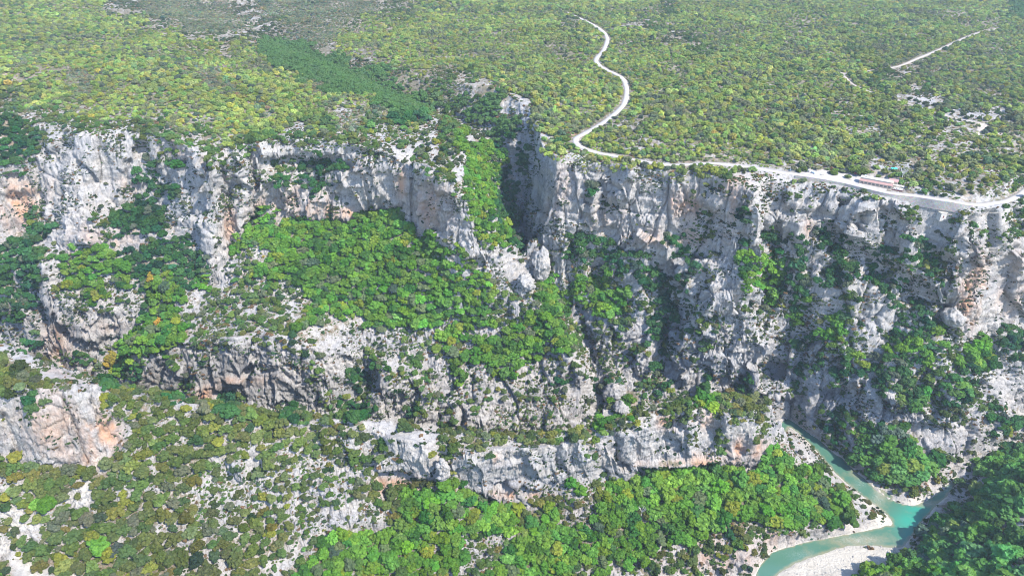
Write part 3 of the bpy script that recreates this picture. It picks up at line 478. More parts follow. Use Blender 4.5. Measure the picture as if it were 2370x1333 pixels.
# ------------------------------------------------------------------ materials
class NT:
    def __init__(s, name):
        s.m = bpy.data.materials.new(name); s.m.use_nodes = True; s.t = s.m.node_tree; s.t.nodes.clear()
        s.out = s.n('ShaderNodeOutputMaterial')
    def n(s, typ, **kw):
        o = s.t.nodes.new(typ)
        for k, v in kw.items(): setattr(o, k, v)
        return o
    def l(s, a, b): s.t.links.new(a, b)
    def noise(s, vec, scale, detail=4, rough=0.6, out='Fac'):
        o = s.n('ShaderNodeTexNoise'); o.inputs['Scale'].default_value = scale; o.inputs['Detail'].default_value = detail; o.inputs['Roughness'].default_value = rough
        if vec is not None: s.l(vec, o.inputs['Vector'])
        return o.outputs[out]
    def mapr(s, v, a, b, c=0.0, d=1.0):
        o = s.n('ShaderNodeMapRange'); o.clamp = True
        for k, x in zip(('From Min', 'From Max', 'To Min', 'To Max'), (a, b, c, d)): o.inputs[k].default_value = x
        s.l(v, o.inputs['Value']); return o.outputs[0]
    def mix(s, fac, a, b, mode='MIX'):
        o = s.n('ShaderNodeMix', data_type='RGBA', blend_type=mode)
        for sock, v in ((o.inputs[0], fac), (o.inputs[6], a), (o.inputs[7], b)):
            if isinstance(v, (int, float)): sock.default_value = v
            elif isinstance(v, tuple): sock.default_value = (*v, 1) if len(v) == 3 else v
            else: s.l(v, sock)
        return o.outputs[2]
    def math(s, op, a, b=None):
        o = s.n('ShaderNodeMath', operation=op)
        for sock, v in ((o.inputs[0], a), (o.inputs[1], b)):
            if v is None: continue
            if isinstance(v, (int, float)): sock.default_value = v
            else: s.l(v, sock)
        return o.outputs[0]
    def attr(s, name, typ='GEOMETRY', out='Fac'):
        o = s.n('ShaderNodeAttribute'); o.attribute_name = name; o.attribute_type = typ; return o.outputs[out]
    def scale(s, vec, xyz):
        o = s.n('ShaderNodeVectorMath', operation='MULTIPLY'); s.l(vec, o.inputs[0]); o.inputs[1].default_value = xyz; return o.outputs[0]
    def bsdf(s, col, rough=0.9, bump=None, bstr=0.5, bdist=1.0, spec=0.2, metal=0.0):
        o = s.n('ShaderNodeBsdfPrincipled')
        if isinstance(col, tuple): o.inputs['Base Color'].default_value = (*col, 1)
        else: s.l(col, o.inputs['Base Color'])
        o.inputs['Roughness'].default_value = rough; o.inputs['Specular IOR Level'].default_value = spec; o.inputs['Metallic'].default_value = metal
        if bump is not None:
            b = s.n('ShaderNodeBump'); b.inputs['Strength'].default_value = bstr; b.inputs['Distance'].default_value = bdist
            s.l(bump, b.inputs['Height']); s.l(b.outputs[0], o.inputs['Normal'])
        s.l(o.outputs[0], s.out.inputs['Surface']); return o
def rock_nodes(t, soiled=True):
    g = t.n('ShaderNodeNewGeometry'); pos = g.outputs['Position']
    sep = t.n('ShaderNodeSeparateXYZ'); t.l(g.outputs['True Normal'], sep.inputs[0])
    steep = t.mapr(sep.outputs['Z'], 0.75, 0.35)
    big = t.noise(pos, 0.035, 5, 0.6); med = t.noise(pos, 0.16, 5, 0.65); fine = t.noise(pos, 0.9, 5, 0.7)
    vert = t.noise(t.scale(pos, (1, 1, 0.05)), 0.30, 5, 0.7); vert2 = t.noise(t.scale(pos, (1, 1, 0.06)), 0.9, 3, 0.6)
    col = t.mix(t.mapr(big, 0.35, 0.65), (0.275, 0.262, 0.255), (0.37, 0.345, 0.32))
    col = t.mix(t.mapr(med, 0.42, 0.72), col, (0.235, 0.23, 0.237))
    col = t.mix(t.mapr(fine, 0.3, 0.75, 0.0, 0.5), col, (0.41, 0.382, 0.35))
    streak = t.math('MULTIPLY', t.math('MULTIPLY', t.mapr(vert, 0.5, 0.66), t.mapr(big, 0.4, 0.6)), steep)
    col = t.mix(t.math('MULTIPLY', streak, 0.65), col, (0.135, 0.137, 0.148))
    streak2 = t.math('MULTIPLY', t.mapr(vert2, 0.56, 0.7), steep)
    col = t.mix(t.math('MULTIPLY', streak2, 0.5), col, (0.125, 0.125, 0.132))
    strat = t.noise(t.scale(pos, (0.10, 0.10, 1.0)), 0.33, 4, 0.7); col = t.mix(t.math('MULTIPLY', t.mapr(strat, 0.48, 0.62, 0.0, 0.55), steep), col, (0.20, 0.19, 0.185))
    strat2 = t.noise(t.scale(pos, (0.05, 0.05, 1.0)), 0.12, 3, 0.6); col = t.mix(t.mapr(strat2, 0.45, 0.62, 0.0, 0.35), col, (0.42, 0.37, 0.31))
    pits = t.mapr(t.noise(pos, 0.55, 3, 0.7), 0.62, 0.72); col = t.mix(t.math('MULTIPLY', pits, 0.3), col, (0.10, 0.095, 0.085))
    c1 = t.math('ABSOLUTE', t.math('SUBTRACT', t.noise(t.scale(pos, (1, 1, 0.55)), 0.11, 4, 0.62), 0.5)); c2 = t.math('ABSOLUTE', t.math('SUBTRACT', t.noise(t.scale(pos, (1, 1, 0.7)), 0.30, 4, 0.65), 0.5))  # crack lines darkened in the colour to stand in for small shadows
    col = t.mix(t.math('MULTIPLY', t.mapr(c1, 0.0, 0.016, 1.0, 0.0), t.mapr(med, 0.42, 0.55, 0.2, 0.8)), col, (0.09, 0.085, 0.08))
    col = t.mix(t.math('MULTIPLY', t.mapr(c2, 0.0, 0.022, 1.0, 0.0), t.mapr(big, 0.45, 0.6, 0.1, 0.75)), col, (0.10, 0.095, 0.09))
    return pos, sep, steep, big, med, fine, vert, col
t = NT('limestone_ground')
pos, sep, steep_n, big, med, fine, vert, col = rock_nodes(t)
st = t.attr('stain'); ocol = t.mix(t.mapr(med, 0.3, 0.7), (0.42, 0.19, 0.09), (0.40, 0.275, 0.19))
col = t.mix(t.math('MULTIPLY', st, 0.92), col, ocol)
# ground: pink-brown dry earth and litter between stones
soil_n = t.attr('soil'); edge = t.math('ADD', soil_n, t.mapr(fine, 0.25, 0.75, -0.32, 0.32)); edge = t.math('ADD', edge, t.mapr(med, 0.3, 0.7, -0.2, 0.2))
flatn = t.mapr(sep.outputs['Z'], 0.35, 0.7)
sm = t.math('MULTIPLY', t.mapr(edge, 0.32, 0.62), flatn)
ecol = t.mix(t.mapr(t.noise(pos, 0.3, 4, 0.6), 0.35, 0.65), (0.215, 0.150, 0.115), (0.13, 0.125, 0.07))
ecol = t.mix(t.mapr(t.noise(pos, 1.6, 3, 0.7), 0.45, 0.7), ecol, (0.075, 0.085, 0.04))
ecol = t.mix(t.mapr(t.noise(pos, 0.05, 4, 0.7), 0.5, 0.68, 0, 0.7), ecol, (0.36, 0.29, 0.235))
col = t.mix(sm, col, ecol)
gr = t.attr('gravel'); gcol = t.mix(t.mapr(t.noise(pos, 2.2, 5, 0.8), 0.3, 0.75), (0.38, 0.34, 0.28), (0.55, 0.505, 0.44))
gcol = t.mix(t.mapr(t.noise(t.scale(pos, (1.0, 1.0, 1)), 0.12, 4, 0.6), 0.5, 0.7, 0, 0.45), gcol, (0.33, 0.29, 0.235))
col = t.mix(t.math('MULTIPLY', gr, flatn), col, gcol)
h = t.math('ADD', t.math('MULTIPLY', t.noise(pos, 0.8, 6, 0.7), 1.0), t.math('MULTIPLY', t.noise(t.scale(pos, (1, 1, 0.35)), 0.3, 4, 0.6), 1.2))
t.bsdf(col, 0.93, h, 0.95, 1.5, 0.15)
M_LAND = t.m
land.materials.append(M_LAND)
lob = bpy.data.objects.new('ground', land); sc.collection.objects.link(lob); lob['kind'] = 'structure'

# ------------------------------------------------------------------ river
wm = (hsample(GXX, GYY) < 1.1) & (GYY < 900)
wm = wm | np.roll(wm, 1, 0) | np.roll(wm, -1, 0) | np.roll(wm, 1, 1) | np.roll(wm, -1, 1)
iy, ix = np.nonzero(wm[:-1, :-1]); vid = {}; 
corners = np.stack([np.stack([iy, ix], 1), np.stack([iy, ix+1], 1), np.stack([iy+1, ix+1], 1), np.stack([iy+1, ix], 1)], 1).reshape(-1, 2)
key = corners[:, 0]*GNX+corners[:, 1]; uq, inv = np.unique(key, return_inverse=True)
wy, wx = uq//GNX, uq % GNX; WX = GX0+wx*CELL; WY = GY0+wy*CELL
wme = mesh_from('river', np.stack([WX, WY, np.full(len(WX), 0.62)], 1), inv.reshape(-1, 4))
wpx, wpy = project(WX, WY, np.zeros(len(WX)))
shal = sstep(-0.9, 0.5, hsample(WX, WY))
for (a, b, ra, rb, s) in [(1975, 1253, 70, 14, .9), (1880, 1275, 30, 10, .3), (2150, 1166, 40, 9, .9), (2040, 1145, 22, 40, .7), (1990, 1095, 30, 20, .8), (2010, 1250, 60, 14, .8)]:
    shal = np.maximum(shal, s*np.exp(-(((wpx-a)/ra)**2+((wpy-b)/rb)**2)))
deep = np.zeros(len(WX))
for (a, b, ra, rb, s) in [(2105, 1205, 40, 26, 1), (2120, 1180, 40, 14, .9), (2100, 1235, 22, 20, .7)]:
    deep = np.maximum(deep, s*np.exp(-(((wpx-a)/ra)**2+((wpy-b)/rb)**2)))
rif = np.zeros(len(WX))
for (a, b, ra, rb, s) in [(1985, 1250, 45, 10, .9), (2032, 1150, 14, 22, .8), (1992, 1118, 14, 14, .5), (1850, 1285, 30, 10, .4), (2195, 1128, 16, 14, .8), (2150, 1166, 18, 6, .6)]: rif = np.maximum(rif, s*np.exp(-(((wpx-a)/ra)**2+((wpy-b)/rb)**2)))
attr(wme, 'riffle', rif); attr(wme, 'shallow', shal); attr(wme, 'deep', deep)
t = NT('turquoise_water'); g = t.n('ShaderNodeNewGeometry'); pos = g.outputs['Position']
n1 = t.noise(pos, 0.12, 4, 0.6); sh = t.math('ADD', t.math('ADD', t.attr('shallow'), t.mapr(n1, 0.3, 0.7, -0.25, 0.25)), t.mapr(t.noise(pos, 0.7, 4, 0.7), 0.3, 0.7, -0.15, 0.15))
col = t.mix(t.attr('deep'), (0.058, 0.135, 0.092), (0.030, 0.225, 0.160))
col = t.mix(t.mapr(sh, 0.15, 0.95), col, (0.19, 0.185, 0.115))
col = t.mix(t.math('MULTIPLY', t.attr('riffle'), t.mapr(t.noise(t.scale(pos, (1, 2.2, 1)), 1.1, 4, 0.75), 0.5, 0.62)), col, (0.42, 0.44, 0.42))
b = t.bsdf(col, 0.12, t.noise(pos, 1.5, 3, 0.6), 0.15, 0.3, 0.5)
wme.materials.append(t.m)
rob = bpy.data.objects.new('river', wme); sc.collection.objects.link(rob); rob['kind'] = 'structure'

# ------------------------------------------------------------------ road ribbons
def ribbon(name, q, hw, mat, lift=0.12):
    q = q.copy(); d = np.gradient(q[:, :2], axis=0); d /= np.linalg.norm(d, axis=1, keepdims=True)+1e-9
    nrm = np.stack([-d[:, 1], d[:, 0]], 1); rows = []
    offs = [-1.0, -0.97, -0.33, 0.33, 0.97, 1.0]; zs = [-0.5, 0, 0.05, 0.05, 0, -0.5]
    for o, z in zip(offs, zs):
        ww = hw*(1+0.06*np.sin(np.arange(len(q))*0.9+o*2)+0.05*np.sin(np.arange(len(q))*0.37))
        rows.append(np.column_stack([q[:, 0]+nrm[:, 0]*ww*o, q[:, 1]+nrm[:, 1]*ww*o, q[:, 2]+lift+z]))
    V = np.concatenate(rows); n = len(q); F = []
    for r in range(len(offs)-1):
        for k in range(n-1): F.append((r*n+k, r*n+k+1, (r+1)*n+k+1, (r+1)*n+k))
    me = mesh_from(name, V, np.array(F)); me.materials.append(mat)
    o = bpy.data.objects.new(name, me); sc.collection.objects.link(o); o['kind'] = 'structure'; return o
t = NT('worn_pale_road'); pos = t.n('ShaderNodeNewGeometry').outputs['Position']
col = t.mix(t.mapr(t.noise(pos, 0.25, 5, 0.7), 0.3, 0.7), (0.30, 0.272, 0.245), (0.39, 0.355, 0.32)); t.bsdf(col, 0.9, t.noise(pos, 3, 3), 0.2, 0.1); M_ROAD = t.m
t = NT('dusty_track'); pos = t.n('ShaderNodeNewGeometry').outputs['Position']
col = t.mix(t.mapr(t.noise(pos, 0.3, 5, 0.7), 0.3, 0.7), (0.29, 0.24, 0.19), (0.38, 0.335, 0.28)); t.bsdf(col, 0.95, t.noise(pos, 2, 3), 0.3, 0.2); M_TRACK = t.m
for nm, q, hw in ROADS: ribbon(nm, q, hw, M_ROAD if nm == 'road' else M_TRACK)
pv = np.array(PARK); pz = np.interp(pv[:, 0], roadq[:, 0][np.argsort(roadq[:, 0])], roadq[:, 2][np.argsort(roadq[:, 0])])
bm = bmesh.new(); vs = [bm.verts.new((p[0], p[1], z+0.09)) for p, z in zip(pv, pz)]; f = bm.faces.new(vs)
bmesh.ops.triangulate(bm, faces=[f]); me = bpy.data.meshes.new('car_park'); bm.to_mesh(me); bm.free(); me.materials.append(M_ROAD)
o = bpy.data.objects.new('car_park', me); sc.collection.objects.link(o); o['kind'] = 'structure'
for pts in ([(2262, 286), (2290, 288), (2284, 297), (2268, 312), (2254, 318), (2262, 300)], [(2300, 316), (2325, 302), (2336, 296), (2322, 312), (2306, 322)], [(1944, 165), (1956, 164), (1956, 180), (1946, 180)]):
    pp = [hit(*p) for p in pts]; bm = bmesh.new(); f = bm.faces.new([bm.verts.new((p[0], p[1], p[2]+0.35)) for p in pp])
    r = bmesh.ops.extrude_face_region(bm, geom=[f]); bmesh.ops.translate(bm, verts=[v for v in r['geom'] if isinstance(v, bmesh.types.BMVert)], vec=(0, 0, -3))
    me = bpy.data.meshes.new('bare_ground'); bm.to_mesh(me); bm.free(); me.materials.append(M_TRACK)
    o = bpy.data.objects.new('bare_ground', me); sc.collection.objects.link(o); o['kind'] = 'structure'
# ------------------------------------------------------------------ foliage: crowns of leaf clumps, trunks with limbs
t = NT('foliage'); pos = t.n('ShaderNodeNewGeometry').outputs['Position']
tint = t.attr('tint', 'INSTANCER', 'Color'); tc = t.n('ShaderNodeTexCoord').outputs['Object']
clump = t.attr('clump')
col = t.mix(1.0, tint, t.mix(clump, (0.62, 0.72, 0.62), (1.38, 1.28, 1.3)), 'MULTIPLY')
nn = t.noise(tc, 5.0, 3, 0.6); col = t.mix(1.0, col, t.mix(t.mapr(nn, 0.3, 0.7), (0.75, 0.78, 0.8), (1.25, 1.22, 1.1)), 'MULTIPLY')
d = t.n('ShaderNodeBsdfDiffuse'); t.l(col, d.inputs[0]); tr = t.n('ShaderNodeBsdfTranslucent'); t.l(t.mix(1.0, col, (1.2, 1.3, 0.6), 'MULTIPLY'), tr.inputs[0])
mx = t.n('ShaderNodeMixShader'); mx.inputs[0].default_value = 0.25; t.l(d.outputs[0], mx.inputs[1]); t.l(tr.outputs[0], mx.inputs[2]); t.l(mx.outputs[0], t.out.inputs['Surface'])
M_LEAF = t.m
t = NT('bark'); pos = t.n('ShaderNodeTexCoord').outputs['Object']
t.bsdf(t.mix(t.noise(pos, 9, 3), (0.10, 0.08, 0.06), (0.24, 0.21, 0.18)), 0.95); M_BARK = t.m
t = NT('bleached_wood'); pos = t.n('ShaderNodeTexCoord').outputs['Object']
t.bsdf(t.mix(t.noise(pos, 9, 3), (0.34, 0.31, 0.29), (0.58, 0.55, 0.52)), 0.95); M_DEAD = t.m
_bm = bmesh.new(); bmesh.ops.create_icosphere(_bm, subdivisions=1, radius=1.0); _bm.verts.ensure_lookup_table()
ICO_V = np.array([v.co[:] for v in _bm.verts]); ICO_F = np.array([[v.index for v in f.verts] for f in _bm.faces]); _bm.free()
_bm = bmesh.new(); bmesh.ops.create_icosphere(_bm, subdivisions=2, radius=1.0); _bm.verts.ensure_lookup_table()
ICO2_V = np.array([v.co[:] for v in _bm.verts]); ICO2_F = np.array([[v.index for v in f.verts] for f in _bm.faces]); _bm.free()
def crown_mesh(name, seed, h=0.75, clumps=26, leaves=420, low=0.12, rough=0.27):
    r = np.random.default_rng(seed); V = []; F = []; C = []; n0 = 0
    cs = []
    lean = r.normal(0, 0.12, 2); lobes = r.random(3)*6.28
    for c in range(clumps):
        th = r.random()*6.28; ph = math.acos(1-r.random()*1.35); rr = 0.42+0.34*r.random()
        rad = 1+0.22*math.cos(2*th+lobes[0])+0.14*math.cos(3*th+lobes[1])
        p = np.array([math.sin(ph)*math.cos(th)*rr*rad, math.sin(ph)*math.sin(th)*rr*rad, low+h*(0.45+0.62*math.cos(ph)*rr/0.72)])
        p[:2] += lean*p[2]; s = 0.19+0.15*r.random()
        k = ICO2_V*(1+rough*r.normal(0, 1, (len(ICO2_V), 1)).clip(-1.5, 1.5))*np.array([s, s, s*0.78])+p
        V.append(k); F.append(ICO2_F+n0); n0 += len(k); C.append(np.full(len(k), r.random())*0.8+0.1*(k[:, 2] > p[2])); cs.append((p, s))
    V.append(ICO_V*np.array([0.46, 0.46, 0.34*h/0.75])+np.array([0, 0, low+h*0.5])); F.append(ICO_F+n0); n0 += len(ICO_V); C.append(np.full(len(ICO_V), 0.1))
    lv = np.empty((leaves*3, 3)); 
    for q in range(leaves):
        p, s = cs[r.integers(len(cs))]; dr = r.normal(0, 1, 3); dr /= np.linalg.norm(dr); dr[2] = abs(dr[2])*0.8+dr[2]*0.2
        o = p+dr*s*(0.9+0.45*r.random()); a = r.normal(0, 1, 3); b = r.normal(0, 1, 3); sz = (0.05+0.05*r.random())*(0.7 if leaves > 500 else 1)
        lv[q*3] = o; lv[q*3+1] = o+a/np.linalg.norm(a)*sz; lv[q*3+2] = o+b/np.linalg.norm(b)*sz
    V.append(lv); F.append(np.arange(leaves*3).reshape(-1, 3)+n0); C.append(np.repeat(r.random(leaves), 3))
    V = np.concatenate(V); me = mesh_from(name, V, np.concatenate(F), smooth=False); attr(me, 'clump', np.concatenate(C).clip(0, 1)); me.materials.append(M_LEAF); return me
def limb(V, F, a, b, ra, rb, n=6):
    a = np.array(a, float); b = np.array(b, float); d = b-a; d /= np.linalg.norm(d); u = np.cross(d, [0.3, 0.9, 0.1]); u /= np.linalg.norm(u); v = np.cross(d, u); k = len(V)
    for c, r in ((a, ra), (b, rb)):
        for i in range(n): V.append(c+r*(u*math.cos(i*6.2832/n)+v*math.sin(i*6.2832/n)))
    for i in range(n): F.append((k+i, k+(i+1) % n, k+n+(i+1) % n, k+n+i))
def trunk_mesh(name, seed, bare=False):
    r = random.Random(seed); V = []; F = []
    top = (r.uniform(-.06, .06), r.uniform(-.06, .06), 0.38); limb(V, F, (0, 0, -0.25), top, 0.075, 0.05)
    for k in range(5 if not bare else 9):
        th = k*6.28/(5 if not bare else 9)+r.random(); m = (top[0]+math.cos(th)*0.28, top[1]+math.sin(th)*0.28, 0.38+r.uniform(.15, .35)); limb(V, F, top, m, 0.04, 0.022)
        for q in range(1 if not bare else 4):
            e = (m[0]+math.cos(th+r.uniform(-.9, .9))*r.uniform(.2, .35), m[1]+math.sin(th+r.uniform(-.9, .9))*r.uniform(.2, .35), m[2]+r.uniform(.1, .4)); limb(V, F, m, e, 0.02, 0.006, 5)
    me = mesh_from(name, np.array(V), np.array(F)); me.materials.append(M_BARK if not bare else M_DEAD); return me
OAKS = [crown_mesh('crown', 100+s, h=0.72+0.06*s, clumps=28+2*s, leaves=1500) for s in range(6)]
SHRUBS = [crown_mesh('shrub', 200+s, h=0.55, clumps=12, leaves=220, low=-0.12, rough=0.26) for s in range(4)]
TRUNKS = [trunk_mesh('trunk', 300+s) for s in range(3)]
DEADT = trunk_mesh('dead_tree', 311, True)

# ------------------------------------------------------------------ where things grow
A = V.reshape(NR, NS, 3) if False else np.stack([X, Y, Z], -1)
qa = np.cross(A[1:, 1:]-A[:-1, :-1], A[1:, :-1]-A[:-1, 1:]); area = 0.5*np.linalg.norm(qa, axis=-1)
qn = np.abs(qa[..., 2])/(2*area+1e-9)
qc = 0.25*(A[1:, 1:]+A[:-1, :-1]+A[1:, :-1]+A[:-1, 1:]); code_q = code_v[:-1, :-1]
qpx, qpy = project(qc[..., 0], qc[..., 1], qc[..., 2])
inv = (qpx > -260) & (qpx < 2630) & (qpy > -60) & (qpy < 1460) & (qc[..., 2] > 1.2)
code_q = chart(qpx, qpy-11, jx[:-1, :-1], jy[:-1, :-1])
qrd = hsample(qc[..., 0], qc[..., 1], RD); slq = slope[:-1, :-1]
code_q = np.where((slq > 0.78) & np.isin(code_q, [2, 3, 7, 8, 9]), CODES.index('r'), code_q)
# oak density, radius range ; shrub density, radius range
OAKD = dict(B=(0, 1, 1), r=(1/450, 2, 3.6), s=(1/150, 2, 4), m=(1/62, 2.4, 4.6), p=(1/30, 2.3, 4.6), q=(1/110, 2.2, 3.6), P=(1/85, 2.6, 4.9), T=(1/11, 3.6, 6.6), D=(1/17, 3.0, 6.0), H=(1/16, 2.4, 5.2), h=(1/50, 2.6, 5.0), W=(1/900, 2, 4), G=(0, 1, 1))
SHRD = dict(B=(1/55, .8, 2.3), r=(1/20, .9, 2.6), s=(1/15, .8, 2.2), m=(1/13, 1, 2.6), p=(1/15, 1, 2.4), q=(1/7, 1.2, 2.5), P=(1/17, .9, 2.3), T=(1/45, 1.2, 2.6), D=(1/45, 1.2, 2.6), H=(1/26, 1.1, 2.5), h=(1/13, 1, 2.4), W=(1/250, .8, 1.8), G=(0, 1, 1))
def lut(D, k): return np.array([D[c][k] for c in CODES])
def scatter(D, seed, gap):
    r = np.random.default_rng(seed); dens = lut(D, 0)[code_q]*inv
    clus = 0.3+1.25*sstep(-0.4, 0.45, fbm(qc[..., 0], qc[..., 1], qc[..., 2], 34, 3, 30.3+seed))
    rk = fbm(qc[..., 0], qc[..., 1], qc[..., 2], 18, 3, 35.3+seed); rocky = (code_q <= 1); clus = np.where(rocky, 3.6*sstep(0.08, 0.5, rk)+0.12, clus)
    clus = np.where(np.isin(code_q, [7, 8, 9]), 0.75+0.35*clus, clus); steepok = np.where(code_q == 0, 0.25+1.6*sstep(0.2, 0.6, qn), np.where(code_q == 8, 0.12+0.95*sstep(0.1, 0.4, qn), sstep(0.08, 0.3, qn)+0.25))
    dens = dens*np.where((qpx > 1900) & (qpy > 1000) & (code_q == 7), 0.62, 1.0); wgt = (area*dens*clus*steepok*1.5*(qrd > 1.0)).ravel(); n = int(wgt.sum()); cw = np.cumsum(wgt)
    k = np.searchsorted(cw, r.random(n)*cw[-1]); k = np.minimum(k, len(wgt)-1)
    q, s = np.divmod(k, NS-1); a, b = r.random(n)[:, None], r.random(n)[:, None]
    P = (A[q, s]*(1-a)+A[q+1, s]*a)*(1-b)+(A[q, s+1]*(1-a)+A[q+1, s+1]*a)*b; c = code_q[q, s]
    lo, hi = lut(D, 1)[c], lut(D, 2)[c]; R = lo+(hi-lo)*r.random(n)**1.5; px_, py_ = project(P[:, 0], P[:, 1], P[:, 2])
    R = R*np.where((P[:, 2] < 130) & (py_ > 1060) & (c == 7), 1.18, 1.0)*np.where((px_ > 1900) & (py_ > 1000), 1.12, 1.0)*np.where(P[:, 1] > 1000, 0.92, 1.0)*(0.82+0.36*sstep(-0.4, 0.4, nz(P[:, 0], P[:, 1], P[:, 2], 70, 50.5)))
    # keep the crowns apart
    o = np.argsort(-R); P, c, R, q, s = P[o], c[o], R[o], q[o], s[o]
    cell = np.maximum(R*gap*0.6, 0.8); lev = np.round(np.log2(cell)*2); cz = 2**(lev/2)
    g = np.floor(P/cz[:, None]).astype(np.int64); key = (g[:, 0]*92821+g[:, 1]*68917+g[:, 2]*4111)*64+lev.astype(np.int64)
    _, first = np.unique(key, return_index=True); first.sort()
    P, c, R, q, s = P[first], c[first], R[first], q[first], s[first]; gp = np.where(c == 7, 0.78, np.where(c == 8, 0.9, 1.0))
    # hash pass against the biggest neighbours
    occ = {}; keep = np.ones(len(P), bool)
    for i in range(len(P)):
        kx, ky, kz = int(P[i, 0]//5), int(P[i, 1]//5), int(P[i, 2]//5); ok = True
        for ax in (-1, 0, 1):
            for ay in (-1, 0, 1):
                for az in (-1, 0, 1):
                    for (x, y, z, rr) in occ.get((kx+ax, ky+ay, kz+az), ()):
                        m = (R[i]+rr)*0.5*gap*gp[i]
                        if (x-P[i, 0])**2+(y-P[i, 1])**2+(z-P[i, 2])**2 < m*m: ok = False; break
                    if not ok: break
                if not ok: break
            if not ok: break
        if ok: occ.setdefault((kx, ky, kz), []).append((P[i, 0], P[i, 1], P[i, 2], R[i]))
        else: keep[i] = False
    keep &= hsample(P[:, 0], P[:, 1], RD) > R*0.75+1.0
    return P[keep], c[keep], R[keep], N2[q[keep], s[keep]]
TINT = dict(p=(.178, .222, .058), P=(.165, .202, .060), q=(.125, .145, .080), T=(.088, .178, .028), D=(.034, .088, .030), H=(.086, .110, .034), h=(.084, .104, .037), m=(.072, .115, .032), s=(.075, .100, .036), r=(.060, .082, .034), B=(.040, .062, .030), W=(.085, .110, .036), G=(.08, .1, .04))
AUTUMN = [(265, 830, 22, 22), (345, 650, 9, 9), (610, 590, 9, 14), (235, 1270, 12, 14), (370, 745, 10, 10)]
def tints(P, c, seed, shrub):
    r = np.random.default_rng(seed); T = np.array([TINT[x] for x in CODES])[c]; n = len(c)
    zone = fbm(P[:, 0], P[:, 1], P[:, 2], 60, 3, 41.7)[:, None]; k = r.normal(0, 1, (n, 1))
    T = T*np.exp(0.17*k+0.25*zone)
    T[:, 0] *= np.exp(0.16*r.normal(0, 1, n)); T[:, 2] *= np.exp(0.18*r.normal(0, 1, n))
    gz = fbm(P[:, 0], P[:, 1], P[:, 2], 55, 3, 44.1); gr = r.random(n) < np.where(np.isin(c, [4, 6]), 0.10+0.45*sstep(0.0, 0.6, gz), 0.06); T[gr] = T[gr]*0.35+np.array([.105, .105, .085])*0.65     # dull grey-green bushes
    dk = r.random(n) < np.where(np.isin(c, [4, 6, 7]), 0.16, 0.12); T[dk] *= np.array([0.5, 0.6, 0.8])
    ye = r.random(n) < np.where(np.isin(c, [4, 6, 7, 9]), 0.035, 0.01); T[ye] = T[ye]*0.5+np.array([.26, .25, .03])*0.5
    px, py = project(P[:, 0], P[:, 1], P[:, 2])
    for (a, b, ra, rb) in AUTUMN:
        m = (((px-a)/ra)**2+((py-b)/rb)**2 < 1) & (r.random(n) < 0.75); T[m] = np.array([.25, .20, .035])*(0.7+0.5*r.random((m.sum(), 1)))*np.exp(r.normal(0, .12, (m.sum(), 3)))
    if shrub:
        br = r.random(n) < np.where(np.isin(c, [9, 10]), 0.06, 0.14); T[br] = np.array([.15, .095, .055])*(0.7+0.6*r.random((br.sum(), 1)))
    rb = (c == 7) & (P[:, 1] < 560) & (P[:, 0] > 330); T[rb] *= np.array([.85, .95, 1.5])
    fd = (c == 8) & (P[:, 1] > 860) & (P[:, 2] > 190); T[fd] = T[fd]*0.4+np.array([.085, .150, .045])*0.6
    # the right-bank woods' bluer green is haze put into the leaf colour
    return T.clip(0.01, 0.6)
Pt, ct, Rt, Nt = scatter(OAKD, 5, 1.25)
Ps, cs_, Rs, Ns = scatter(SHRD, 6, 1.15)
Tt = tints(Pt, ct, 11, False); Ts = tints(Ps, cs_, 12, True)
print('trees', len(Pt), 'shrubs', len(Ps))
# ------------------------------------------------------------------ which of them are built one by one: the 300 largest in the picture of each kind
def in_view(P):
    px, py = project(P[:, 0], P[:, 1], P[:, 2]); ok = (px > 4) & (px < 2366) & (py > 6) & (py < 1330)
    # seen from the camera: march the sight line over the smooth land
    vis = ok.copy(); C0 = np.array([0, 0, CAM_Z]); Q = P+np.array([0, 0, 3.0])
    for f in np.linspace(0.55, 0.985, 60):
        S = C0+(Q-C0)*f; vis &= S[:, 2] > hsample(S[:, 0], S[:, 1])-1
    return vis, px, py
def biggest(P, R, n=300):
    vis, px, py = in_view(P); d = np.linalg.norm(P-np.array([0, 0, CAM_Z]), axis=1); s = np.where(vis, R/d, 0); i = np.argsort(-s)[:n]; return i[s[i] > 0]
it = biggest(Pt, Rt); is_ = biggest(Ps, Rs)
def tone(T):
    r, g, b = T
    if r > 0.2 and g < r*1.15: return 'golden'
    if r > g: return 'brown'
    v = g
    if v > 0.2: return 'bright lime' if r > 0.55*g else 'bright green'
    if v > 0.125: return 'fresh green' if r < 0.6*g else 'olive green'
    if v > 0.075: return 'dull olive' if r > 0.6*g else 'deep green'
    return 'very dark green'
